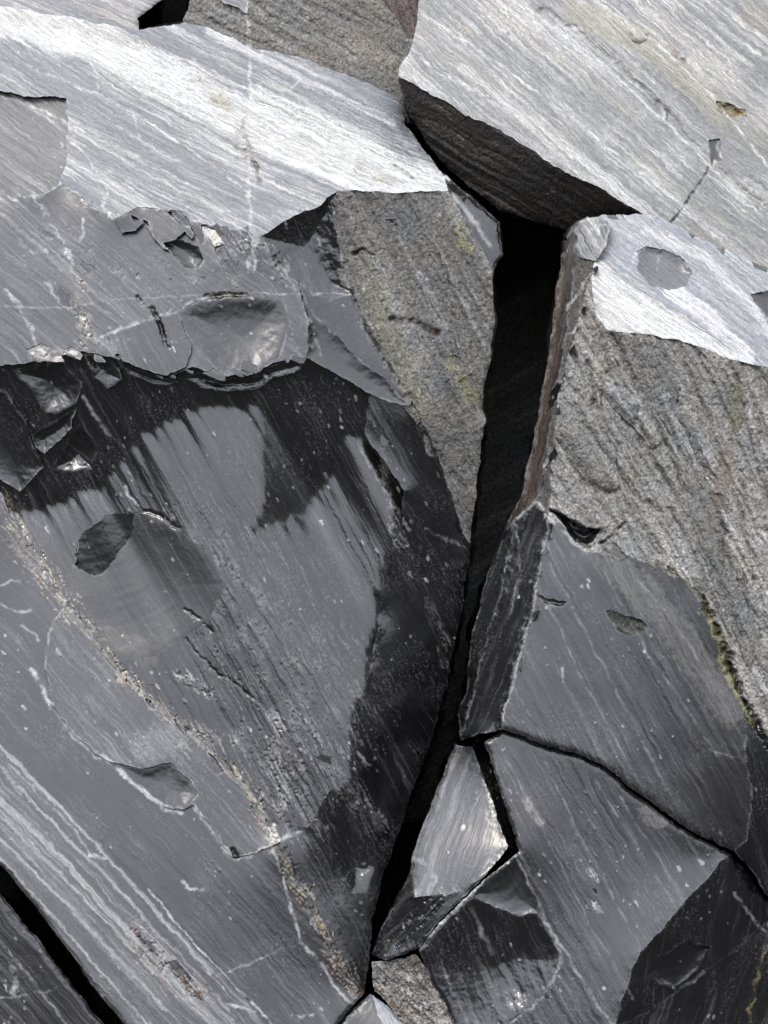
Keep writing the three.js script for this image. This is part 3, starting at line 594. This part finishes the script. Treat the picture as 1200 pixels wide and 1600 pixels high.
// console.log(JSON.stringify(['d4','d7','d10','w2','v1','v3','v6','v8'].map(k => [k, Math.round(A[k][2])])));
rock('A', 'obsidian_block', 'large dark glassy block with a scooped hollow, filling the left of the crevice', 'rock', GROUP, 760,
  't0 t1 t2 t3 t4 t5 t6 t7 t8 t9 t10 t11 t12 t13 t14 t15 e1 e2 e3 e4 e5 e6 e7 e8 e9 e10 e11 e12 e13 e14 e15 e16 e17 g1 g2 g3 k1 k2 k3 k4 k5 k6 k7 l2 l3 l4',
  [
    { name: 'smooth_face', mat: 'slab', flow: 48, p: 'l2 v1 v2 v3 v4 v5 v6 v7 v8 z3 v9 z2 z1 e17 g1 g2 g3 k1 k2 k3 k4 k5 k6 k7', rim: .2, label: 'smooth grey lower left face with fine scratches' },
    { name: 'weathered_face', mat: 'pale', flow: 30, bend: .18, u0: 250, p: 't0 t1 t2 t3 t4 t5 t6 t7 t8 t9 t10 t11 m17 m16 m15 m14 m13 m12 m11 m10 m9 m8 m7 m6 m5 m4 m3 m2 m1 l4', rim: .3, label: 'pale upper face with white mineral bands' },
    { name: 'smooth_face', mat: 'slab', flow: 40, bias: .1, c0: [.028, .028, .031], c1: [.11, .11, .112], p: 'l4 m1 m2 m3 m4 m5 m6 m7 m8 m9 m10 m11 r2 r1 r3 s12 s11 s10 s9 s8 s7 s6 s5 s4 s3 s2 l3', label: 'scratched grey face above the hollow' },
    { name: 'glassy_face', mat: 'glass', flow: 66, bowl: 24, edge: 30, p: 'm11 m12 m13 m14 b1 b2 b3 q1 r1 r2', rim: .15 },
    { name: 'flake_scar', mat: 'scar', flow: 50, p: 'r1 q1 b3 b4 b5 b6 f1 f2 f3 f4' },
    { name: 'flake_scar', mat: 'scar', flow: 40, bowl: 10, edge: 20, p: 'r1 f4 f3 f2 f1 f5 f6 s12 r3' },
    { name: 'rough_face', mat: 'crust', flow: 62, p: 'm14 m15 m16 m17 x1 t15 e1 e2 e3 e4 e5 e6 c4 c3 c2 c1 b6 b5 b4 b3 b2 b1', label: 'rough grey crust beside the crevice' },
    { name: 'edge_face', mat: 'glass', flow: 58, p: 't11 t12 t13 t14 t15 x1 m17', bias: .35 },
    { name: 'hollow', mat: 'glass', flow: 61, slope: hollow, p: 'u1 u2 u3 u4 u5 u6 u7 u8 u9 u10 u11 u12 u13 u14 d1 d2 d3 d4 d5 d6 d7 d8 d9 d10 w1 w2 v8 v7 v6 v5 v4 v3 v2 v1 l2', rim: .1, label: 'scooped glassy hollow with dark streaks' },
    { name: 'glassy_face', mat: 'glass', flow: 62, p: 'u14 y1 c1 c2 c3 c4 e6 e7 e8 e9 e10 e11 e12 e13 d11 d10 d9 d8 d7 d6 d5 d4 d3 d2 d1', rim: .1, label: 'black glassy face along the crevice' },
    { name: 'smooth_face', mat: 'glass', flow: 62, p: 'd10 d11 e13 e14 e15 e16 e17 z1 z2 v9 z3 v8 w2 w1', rim: .1 },
    { name: 'flake_scar', mat: 'pale', like: 1, off: -9, flow: 35, c0: [.062, .061, .058], c1: [.125, .123, .116], p: [-160, 110, 0, 142, 40, 151, 103, 151, 108, 200, 103, 262, 92, 288, 58, 308, 20, 310, 0, 294, -160, 255], bowl: 4, edge: 14, rim: .4, label: 'sunken squarish flake scar' },
    { name: 'flake_scar', mat: 'scar', like: 2, off: -1, flow: 40, soft: 1, bowl: 11, edge: 30, p: [276, 488, 310, 470, 350, 463, 400, 464, 440, 468, 452, 505, 432, 562, 400, 583, 360, 588, 330, 572, 305, 545], rim: .3 },
    { name: 'chipped_flake', mat: 'slab', like: 2, off: 7, flow: 60, p: [165, 522, 276, 487, 300, 540, 290, 572, 262, 588, 225, 577, 182, 556] },
    { name: 'chipped_flake', mat: 'slab', like: 2, off: 9, flow: 40, p: [181, 343, 215, 323, 250, 326, 288, 329, 304, 362, 300, 372, 290, 360, 262, 392, 250, 385, 228, 348, 212, 362, 190, 366] },
    { name: 'flake_scar', mat: 'scar', like: 2, off: -3, bowl: 9, edge: 12, flow: 20, p: [253, 380, 285, 376, 310, 385, 318, 405, 305, 424, 285, 415] },
    { name: 'flake_scar', mat: 'scar', like: 8, off: 4, soft: 1, bowl: 16, edge: 20, flow: 35, p: [22, 578, 60, 566, 95, 562, 128, 596, 118, 630, 92, 646, 70, 644, 48, 612] },
    { name: 'flake_scar', mat: 'scar', like: 8, off: 10, bowl: 12, edge: 18, flow: 60, p: [-40, 600, 10, 610, 40, 660, 52, 700, 68, 730, 30, 770, -10, 740, -60, 690] },
    { name: 'flake_scar', mat: 'scar', like: 8, off: 12, bowl: 12, edge: 14, flow: -35, p: [50, 680, 100, 650, 122, 640, 112, 668, 70, 710, 55, 702] },
    { name: 'flake_scar', mat: 'glass', like: 8, off: -2, soft: 1, bowl: 14, edge: 14, flow: 40, p: [112, 672, 130, 662, 150, 700, 146, 735, 100, 736, 82, 730], rim: .1 },
    { name: 'flake_scar', mat: 'scar', like: 8, off: -2, soft: 1, bowl: 3, edge: 30, flow: 55, p: [112, 880, 128, 832, 165, 806, 215, 800, 270, 822, 320, 860, 352, 910, 330, 965, 285, 1000, 230, 1028, 170, 1030, 130, 985], rim: .1, label: 'round shallow flake scar at the foot of the hollow' },
    { name: 'flake_scar', mat: 'scar', like: 8, off: -7, tilt: [-.08, -.2], flow: 60, rag: 3, p: [116, 882, 128, 834, 165, 806, 212, 801, 206, 838, 182, 870, 152, 900, 138, 898], rim: 0 },
    { name: 'flake_scar', mat: 'glass', like: 10, off: 0, soft: 1, bowl: 16, edge: 22, flow: 62, p: [522, 1250, 535, 1228, 556, 1250, 580, 1310, 590, 1360, 572, 1400, 548, 1395, 520, 1360, 514, 1300], rim: 0 },
    { name: 'raised_plate', mat: 'slab', like: 0, off: 6, flow: 48, c0: [.022, .022, .022], c1: [.10, .10, .098], p: [76, 990, 70, 1050, 84, 1108, 112, 1142, 152, 1176, 202, 1214, 257, 1260, 285, 1266, 302, 1256, 336, 1298, 363, 1338, 400, 1333, 440, 1316, 415, 1270, 380, 1222, 330, 1172, 250, 1102, 190, 1052, 130, 975, 100, 940], rim: .5, label: 'thin plate edged by a jagged white line' },
    { name: 'flake_scar', mat: 'scar', like: 0, off: -1.5, soft: 1, bowl: 5, edge: 16, flow: 20, p: [170, 1190, 225, 1200, 265, 1192, 300, 1222, 308, 1240, 290, 1262, 255, 1258, 210, 1222] },
    { name: 'banded_face', mat: 'slab', like: 0, flow: 46, p: [-170, 1005, 0, 1170, 150, 1325, 255, 1432, 395, 1575, 440, 1630, 560, 1770, 200, 1770, -170, 1770], bias: .2, look: { hair: .6 }, c0: [.03, .03, .031], c1: [.15, .15, .145], rim: 0, label: 'light and dark banded strip beside the lower left crack' },
    { name: 'chipped_ledge', mat: 'glass', like: 8, off: 10, flow: 30, soft: 1, bowl: 8, edge: 12, p: [286, 588, 330, 578, 352, 592, 400, 586, 432, 568, 480, 560, 470, 578, 430, 590, 400, 606, 350, 612, 310, 604], rim: .4 },
    { name: 'chipped_ledge', mat: 'glass', like: 8, off: 9, flow: 20, soft: 1, bowl: 7, edge: 12, p: [178, 558, 226, 580, 266, 592, 284, 590, 270, 604, 236, 600, 200, 584], rim: .4 },
    { name: 'chipped_ledge', mat: 'glass', like: 8, off: 12, flow: 40, soft: 1, bowl: 10, edge: 12, p: [130, 552, 178, 560, 190, 590, 170, 606, 146, 590], rim: .4 },
    ...chips([10, 570, 60, 562, 130, 549, 180, 557, 225, 578, 265, 588, 300, 574, 350, 586, 430, 562, 480, 556], 18, 6, 15, 2, 'slab', 20),
    ...chips([310, 360, 360, 372, 400, 400, 345, 420], 14, 6, 17, 2, 'slab', 60),
    ...chips([110, 300, 150, 330, 180, 342, 300, 345, 410, 368], 10, 5, 13, 2, 'slab', 35),
    ...chips([100, 460, 130, 500, 150, 540], 9, 6, 15, 2, 'slab', 60),
    ...chips([60, 345, 140, 420, 250, 430, 380, 440], 10, 4, 11, 2, 'slab', 40),
    ...chips([40, 850, 100, 930, 190, 1050, 330, 1170, 420, 1290], 26, 5, 14, 0, 'slab', 50),
    ...chips([270, 1050, 320, 1080, 300, 1100], 5, 5, 13, 8, 'slab', 20),
    ...chips([440, 1330, 470, 1400, 500, 1460, 540, 1520], 8, 4, 8, 10, 'slab', 60),
    ...chips([200, 1440, 250, 1500, 300, 1545], 8, 6, 16, 0, 'slab', 45),
    ...chips([580, 620, 640, 830, 700, 850], 9, 4, 9, 9, 'scar', 60),
    ...chips([690, 960, 700, 1060, 665, 1180, 620, 1310], 10, 5, 12, 9, 'glass', 70),
    ...chips([430, 1150, 520, 1200, 580, 1280], 12, 5, 15, 8, 'slab', 40),
    ...chips([535, 400, 570, 510, 640, 627, 680, 700], 10, 6, 15, 6, 'crust', 62),
    ...chips([600, 330, 700, 420, 720, 600], 12, 8, 22, 6, 'crust', 60),
    ...chips([632, 195, 690, 268, 735, 308, 780, 345], 7, 5, 12, 1, 'pale', 50),
  ], A);

rock('E', 'obsidian_block', 'banded grey block below the dark diagonal crack in the lower left corner', 'rock', GROUP, 760,
  [-160, 1232, 95, 0, 1392, 118, 60, 1470, 128, 92, 1512, 132, 140, 1572, 138, 188, 1632, 145, 262, 1760, 160, -160, 1760, 170],
  [{ name: 'smooth_face', mat: 'slab', flow: 50, bias: .05 }], {});

const B = { a: [692, -160, -190], b: [655, 0, -110], c: [650, 50, -88], d: [640, 80, -74], e: [625, 103, -62], f: [622, 120, -55], g: [660, 140, -45], h: [740, 185, -25], i: [800, 215, -10], j: [860, 255, 10], k: [930, 290, 26], l: [1005, 335, 46], m: [1060, 400, 62], n: [1360, 560, 85], o: [1360, -160, -150],
  p: [985, 352, -60], q: [900, 362, -120], r: [850, 352, -140], s: [780, 326, -150], t: [735, 294, -150], u: [690, 254, -140], v: [650, 197, -128], w: [632, 166, -112] };
rock('B', 'obsidian_block', 'pale diagonally streaked slab overhanging the crevice at the upper right', 'rock', GROUP, 760,
  'a b c d e f w v u t s r q p m n o',
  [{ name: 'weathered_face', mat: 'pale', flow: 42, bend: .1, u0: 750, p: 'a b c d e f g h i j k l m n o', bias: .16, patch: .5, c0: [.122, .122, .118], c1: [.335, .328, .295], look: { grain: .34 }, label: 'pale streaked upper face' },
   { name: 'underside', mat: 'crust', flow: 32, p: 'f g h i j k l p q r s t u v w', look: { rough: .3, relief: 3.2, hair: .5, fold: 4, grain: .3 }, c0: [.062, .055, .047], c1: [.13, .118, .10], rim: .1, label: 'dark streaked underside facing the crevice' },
   { name: 'flake_scar', mat: 'scar', like: 0, off: -4, bowl: 3, edge: 8, flow: 80, p: [1106, 218, 1126, 216, 1128, 250, 1112, 258] },
   { name: 'rusty_hollow', mat: 'rubble', like: 0, off: -3, bowl: 9, edge: 7, flow: 40, p: [1116, 158, 1132, 160, 1165, 172, 1168, 182, 1145, 184, 1122, 174], c0: [.046, .029, .016], c1: [.195, .156, .065], rim: .2, label: 'small rusty brown hollow' },
   { name: 'white_nodule', mat: 'pale', like: 0, off: 1, bowl: -7, edge: 6, flow: 40, p: [984, 46, 997, 40, 1012, 48, 1014, 60, 1002, 68, 988, 62], c0: [.260, .260, .234], c1: [.358, .358, .325], rim: 0, label: 'small rounded white nodule' }], B);

rock('K', 'inner_rock', 'black rock deep inside the crevice between the left and right blocks', 'rock', null, 780,
  [690, 240, -700, 950, 330, -700, 940, 700, -640, 900, 1000, -600, 760, 1260, -560, 560, 1300, -560, 640, 700, -660],
  [{ name: 'rough_face', mat: 'crust', flow: -30, rim: 0 }], {});

const C = { n1: [890, 358, 20], n2: [905, 345, 45], n3: [935, 336, 60], n4: [1005, 335, 70], n5: [1050, 350, 76], n6: [1100, 375, 84], n7: [1150, 395, 92], n8: [1200, 420, 100], n9: [1360, 490, 125], n10: [1360, 1522, 190],
  j1: [1200, 1400, 190], j2: [1165, 1352, 198], j3: [1145, 1328, 207], j4: [1100, 1310, 214], j5: [1060, 1285, 215], j6: [1000, 1240, 212], j7: [940, 1195, 207], j8: [870, 1168, 201], j9: [830, 1158, 198], j10: [785, 1140, 194], j11: [750, 1148, 178], j12: [718, 1158, 120],
  o1: [716, 1120, 90], o2: [732, 1060, 85], o3: [735, 1000, 80], o4: [752, 930, 75], o5: [770, 880, 72], o6: [790, 830, 68], o7: [815, 770, 62], o8: [830, 700, 58], o9: [845, 620, 52], o10: [860, 530, 42], o11: [870, 450, 32], o12: [880, 390, 24],
  i1: [930, 400, 95], i2: [925, 425, 105], i3: [928, 490, 122], i4: [905, 500, 112], i5: [885, 560, 116], i6: [872, 620, 122], i7: [868, 680, 128], i8: [862, 740, 135], i9: [857, 803, 143], i10: [858, 830, 148], i11: [840, 900, 158], i12: [825, 980, 168], i13: [800, 1060, 180], i14: [787, 1120, 190],
  p1: [835, 787, 115], p2: [805, 815, 95], p3: [780, 930, 118], p4: [745, 1060, 125],
  y1: [1360, 650, 175], y2: [1200, 572, 158], y3: [1165, 566, 156], y4: [1110, 522, 146], y5: [1060, 492, 136], y6: [1000, 452, 118], y7: [960, 422, 108], z4: [1140, 560, 160], z5: [1080, 536, 156], z6: [1000, 521, 149], z7: [950, 515, 140],
  R: [1360, 1330, 225], a7: [1200, 1160, 205], a6: [1160, 1082, 200], a5: [1140, 1040, 196], a4: [1120, 980, 192], a3: [1095, 930, 186], a2: [1060, 898, 181], a1: [1000, 875, 174], a0: [950, 863, 166], aa: [915, 858, 158], q1: [1165, 1170, 207], q2: [1175, 1250, 210], q3: [1165, 1310, 208] };
rock('C', 'obsidian_block', 'tall right block with a pale glassy top, rough crust and smooth dark lower face', 'rock', GROUP, 760,
  'n1 n2 n3 n4 n5 n6 n7 n8 n9 y1 R n10 j1 j2 j3 j4 j5 j6 j7 j8 j9 j10 j11 j12 o1 o2 o3 o4 o5 o6 o7 o8 o9 o10 o11 o12',
  [
    { name: 'smooth_face', mat: 'slab', flow: 61, p: 'i9 aa a0 a1 a2 a3 a4 a5 a6 q1 q2 q3 j3 j4 j5 j6 j7 j8 j9 j10 i14 i13 i12 i11 i10', rim: .15, label: 'smooth dark grey lower face with faint streaks' },
    { name: 'edge_face', mat: 'crust', flow: 100, p: 'n1 n2 n3 i1 i2 i4 i5 i6 i7 i8 i9 p1 p2 o6 o7 o8 o9 o10 o11 o12', c0: [.065, .058, .052], c1: [.143, .130, .117], look: { rough: .5, relief: 1.6 }, rim: .4, label: 'narrow brownish side wall facing the crevice' },
    { name: 'edge_face', mat: 'glass', flow: 112, p: 'p1 i9 i10 i11 i12 i13 i14 j10 j11 j12 p4 p3 p2', bias: .1, relief: 2.4, label: 'streaky glassy side strip' },
    { name: 'edge_face', mat: 'glass', flow: 112, p: 'p2 p3 p4 j12 o1 o2 o3 o4 o5 o6', relief: 2 },
    { name: 'weathered_face', mat: 'pale', flow: 38, p: 'n3 n4 n5 n6 n7 n8 n9 y1 y2 y3 y4 y5 y6 y7 i1', bias: -.12, c0: [.176, .185, .195], look: { relief: .5 }, label: 'pale glassy top face' },
    { name: 'weathered_face', mat: 'pale', flow: 36, p: 'i1 y7 y6 y5 y4 y3 z4 z5 z6 z7 i3 i2', bias: .5, c0: [.195, .195, .182], c1: [.403, .403, .377], look: { grain: .35 } },
    { name: 'rough_face', mat: 'crust', flow: 63, p: 'i3 z7 z6 z5 z4 y3 y2 y1 R a7 a6 a5 a4 a3 a2 a1 a0 aa i9 i8 i7 i6 i5 i4 i2', c0: [.18, .175, .158], c1: [.31, .303, .277], look: { relief: 1.2, hair: .3, fold: 4.5, grain: .5 }, label: 'rough grooved grey crust' },
    { name: 'smooth_face', mat: 'glass', flow: 75, p: 'a6 a7 R n10 j1 j2 j3 q3 q2 q1' },
    { name: 'flake_scar', mat: 'scar', like: 4, off: -3, bowl: 7, edge: 12, flow: 38, p: [994, 395, 1010, 384, 1040, 388, 1072, 405, 1083, 425, 1072, 445, 1045, 456, 1015, 446, 996, 422], c0: [.065, .068, .072], rim: .6, label: 'rounded grey flake scar on the pale top' },
    { name: 'flake_scar', mat: 'scar', like: 0, off: -2, bowl: 7, edge: 6, flow: 15, p: [835, 927, 855, 934, 888, 941, 878, 947, 852, 945], rim: .6 },
    { name: 'flake_scar', mat: 'crust', like: 0, off: -3, bowl: 4, edge: 8, flow: 30, p: [945, 952, 956, 954, 975, 962, 1000, 966, 1012, 980, 1002, 992, 980, 994, 962, 982], c0: [.039, .039, .036], c1: [.065, .065, .058], rim: .7 },
    { name: 'dark_cavity', mat: 'glass', like: 6, off: -6, bowl: 28, edge: 8, flow: 30, p: [862, 797, 885, 808, 905, 820, 936, 828, 928, 846, 912, 852, 890, 836], rim: .1 },
    { name: 'flake_scar', mat: 'scar', like: 4, off: -2, bowl: 6, edge: 12, flow: 50, p: [1172, 458, 1215, 452, 1260, 490, 1250, 540, 1205, 520], rim: .6 },
    { name: 'chipped_corner', mat: 'pale', like: 1, off: 3, flow: 60, c0: [.12, .125, .13], p: [896, 362, 906, 346, 935, 337, 954, 350, 946, 386, 930, 408, 908, 402, 900, 384], rim: .6 },
    { name: 'edge_strip', mat: 'glass', like: 1, off: -2, flow: 102, bias: .25, c0: [.03, .025, .021], c1: [.11, .1, .088], p: [878, 392, 893, 362, 903, 370, 896, 440, 887, 500, 877, 560, 866, 620, 858, 690, 848, 765, 832, 785, 805, 818, 790, 830, 812, 770, 828, 700, 842, 620, 857, 530, 867, 450], rim: .5 },
    ...chips([930, 400, 905, 500, 885, 560, 872, 620, 868, 680, 862, 740], 6, 5, 12, 1, 'glass', 115),
    ...chips([935, 336, 1005, 335, 1100, 375, 1200, 420], 8, 6, 15, 4, 'scar', 25),
    ...chips([857, 803, 858, 830, 840, 900, 825, 980, 800, 1060, 787, 1120], 10, 5, 11, 2, 'glass', 112),
    ...chips([785, 1140, 870, 1168, 940, 1195, 1000, 1240, 1060, 1285, 1100, 1310, 1145, 1328], 10, 4, 9, 0, 'scar', 25),
    ...chips([915, 858, 950, 863, 1000, 875, 1060, 898, 1095, 930, 1120, 980, 1140, 1040], 12, 6, 16, 0, 'crust', 50),
    ...chips([960, 560, 1060, 640, 1120, 760, 1160, 900], 14, 8, 24, 6, 'crust', 62),
    { name: 'crust_flap', mat: 'crust', like: 6, off: 2, soft: 1, bowl: -9, edge: 14, flow: 60, p: [874, 628, 905, 634, 935, 668, 962, 712, 968, 758, 948, 774, 915, 756, 890, 716, 872, 684], c0: [.143, .140, .130], c1: [.234, .231, .215], look: { relief: .8 }, rim: .25 },
    { name: 'crust_flap', mat: 'crust', like: 6, off: 3, soft: 1, bowl: -7, edge: 12, flow: 58, p: [946, 596, 972, 604, 1004, 640, 1034, 690, 1020, 700, 992, 668, 962, 640, 944, 618], c0: [.130, .128, .120], c1: [.221, .218, .202], rim: .35 },
    { name: 'crust_flap', mat: 'crust', like: 6, off: 2, soft: 1, bowl: -6, edge: 14, flow: 62, p: [985, 530, 1040, 545, 1060, 600, 1050, 680, 1030, 650, 1000, 590], c0: [.117, .115, .106], c1: [.202, .198, .185], rim: .2 },
    { name: 'crust_flap', mat: 'crust', like: 6, off: 3, soft: 1, bowl: -8, edge: 18, flow: 66, p: [1060, 720, 1090, 730, 1130, 830, 1150, 900, 1190, 1010, 1170, 1040, 1135, 960, 1095, 860], c0: [.130, .128, .117], c1: [.221, .215, .195], rim: .2 },
  ], C);

const D = { a: [785, 1141, 174], b: [830, 1159, 182], c: [870, 1170, 186], d: [940, 1197, 192], e: [1000, 1246, 198], f: [1060, 1291, 202], g: [1100, 1315, 200], h: [1140, 1333, 194], i: [1165, 1364, 176], j: [1200, 1408, 158], k: [1360, 1548, 110], l: [1360, 1760, 40], m: [950, 1760, 282], n: [760, 1760, 265], o: [712, 1610, 222], p: [690, 1560, 210], q: [660, 1502, 202], r: [655, 1488, 202], s: [680, 1450, 205], t: [720, 1410, 208], u: [757, 1375, 210], v: [812, 1330, 212], w: [786, 1250, 195], x: [770, 1200, 184], y: [758, 1160, 174],
  h2: [1070, 1410, 226], h3: [1000, 1490, 244], h4: [976, 1550, 254], h5: [960, 1606, 262], g1: [1010, 1582, 226], g2: [1100, 1520, 190], g3: [1200, 1440, 146] };
rock('D', 'obsidian_block', 'smooth grey block under the curved crack at the lower right, with a black corner', 'rock', GROUP, 760,
  'a b c d e f g h i j k l m n o p q r s t u v w x y',
  [{ name: 'smooth_face', mat: 'slab', flow: 61, p: 'a b c d e f g h h2 h3 h4 h5 m n o p q r s t u v w x y', rim: .15, label: 'smooth grey face with pale streaks' },
   { name: 'glassy_face', mat: 'glass', flow: 100, p: 'h i j g3 g2 g1 h5 h4 h3 h2', rim: .15 },
   { name: 'glassy_face', mat: 'glass', flow: 110, p: 'j k l m h5 g1 g2 g3', rim: .1, bowl: 16, label: 'black glassy corner face' },
   { name: 'flake_scar', mat: 'glass', like: 0, off: -4, soft: 1, bowl: 16, edge: 40, flow: 66, p: [640, 1500, 700, 1438, 742, 1398, 775, 1418, 812, 1428, 842, 1426, 868, 1465, 876, 1500, 862, 1540, 832, 1575, 790, 1602, 740, 1660, 690, 1640], rim: .3, label: 'large dark flake scar' },
   { name: 'flake_scar', mat: 'scar', like: 0, off: -4, bowl: 5, edge: 12, flow: 60, p: [742, 1398, 760, 1374, 812, 1332, 828, 1372, 838, 1400, 840, 1426, 812, 1430, 776, 1418], rim: .3 },
   { name: 'flake_scar', mat: 'scar', like: 1, off: -2, bowl: 9, edge: 14, flow: 60, p: [1010, 1520, 1030, 1492, 1075, 1470, 1110, 1480, 1090, 1510, 1060, 1542, 1035, 1538], rim: .3 },
   ...chips([812, 1330, 757, 1375, 720, 1410, 680, 1450], 9, 4, 10, 0, 'scar', 130),
   ...chips([842, 1426, 868, 1465, 876, 1500, 862, 1540, 832, 1575], 8, 4, 9, 0, 'scar', 60),
   ...chips([930, 1365, 932, 1420], 3, 5, 9, 0, 'scar', 60)], D);

const Hp = { a: [712, 1165, 70], b: [738, 1168, 98], c: [760, 1230, 126], d: [795, 1322, 168], e: [757, 1371, 188], f: [700, 1400, 176], g: [650, 1400, 160], h: [640, 1360, 140], i: [660, 1290, 115], j: [690, 1220, 90], k: [750, 1152, 84], l: [776, 1180, 80], m: [812, 1329, 120], n: [720, 1406, 186], o: [680, 1446, 182], p: [655, 1484, 180], q: [600, 1498, 160], r: [582, 1490, 125], s: [596, 1450, 122], t: [625, 1400, 130] };
rock('H', 'wedged_flake', 'pale smooth triangular flake wedged at the foot of the crevice', 'rock', null, 600,
  'a k l m e n o p q r s t h i j',
  [{ name: 'smooth_face', mat: 'slab', flow: 110, c0: [.03, .03, .032], c1: [.11, .11, .112], relief: .5, wavy: 2.5, p: 'a b c d e f g h i j', rim: .4 },
   { name: 'side_face', mat: 'glass', flow: 70, p: 'b k l m d c', rim: .2 },
   { name: 'chipped_face', mat: 'glass', flow: -45, p: 'g f e n o p q r s t h', relief: 2.5, bias: .2, rim: .3 }], Hp);
rock('I', 'rubble_chunk', 'crumbly brown and white chunk at the foot of the crevice', 'rock', null, 600,
  [580, 1502, 135, 650, 1493, 172, 680, 1535, 188, 714, 1605, 205, 738, 1760, 235, 622, 1760, 225, 642, 1612, 186, 610, 1574, 165, 586, 1548, 148],
  [{ name: 'rough_face', mat: 'rubble', flow: 48, bias: .1, relief: 1.4 }, ...chips([590, 1505, 640, 1540, 680, 1600], 14, 5, 13, 0, 'rubble', 40)], {});
rock('J', 'pale_chip', 'small pale grey pointed chip at the bottom edge below the crevice', 'rock', null, 600,
  [505, 1622, 168, 545, 1582, 158, 580, 1553, 146, 612, 1578, 158, 650, 1610, 176, 665, 1760, 230, 500, 1760, 215],
  [{ name: 'side_face', mat: 'scar', flow: 130 }, { name: 'smooth_face', mat: 'pale', flow: 60, like: 0, off: 2, p: [580, 1550, 620, 1575, 670, 1612, 690, 1780, 612, 1780, 600, 1612], c0: [.182, .189, .202], c1: [.260, .260, .267], look: { relief: .2 } }], {});


renderer.render(scene, camera);
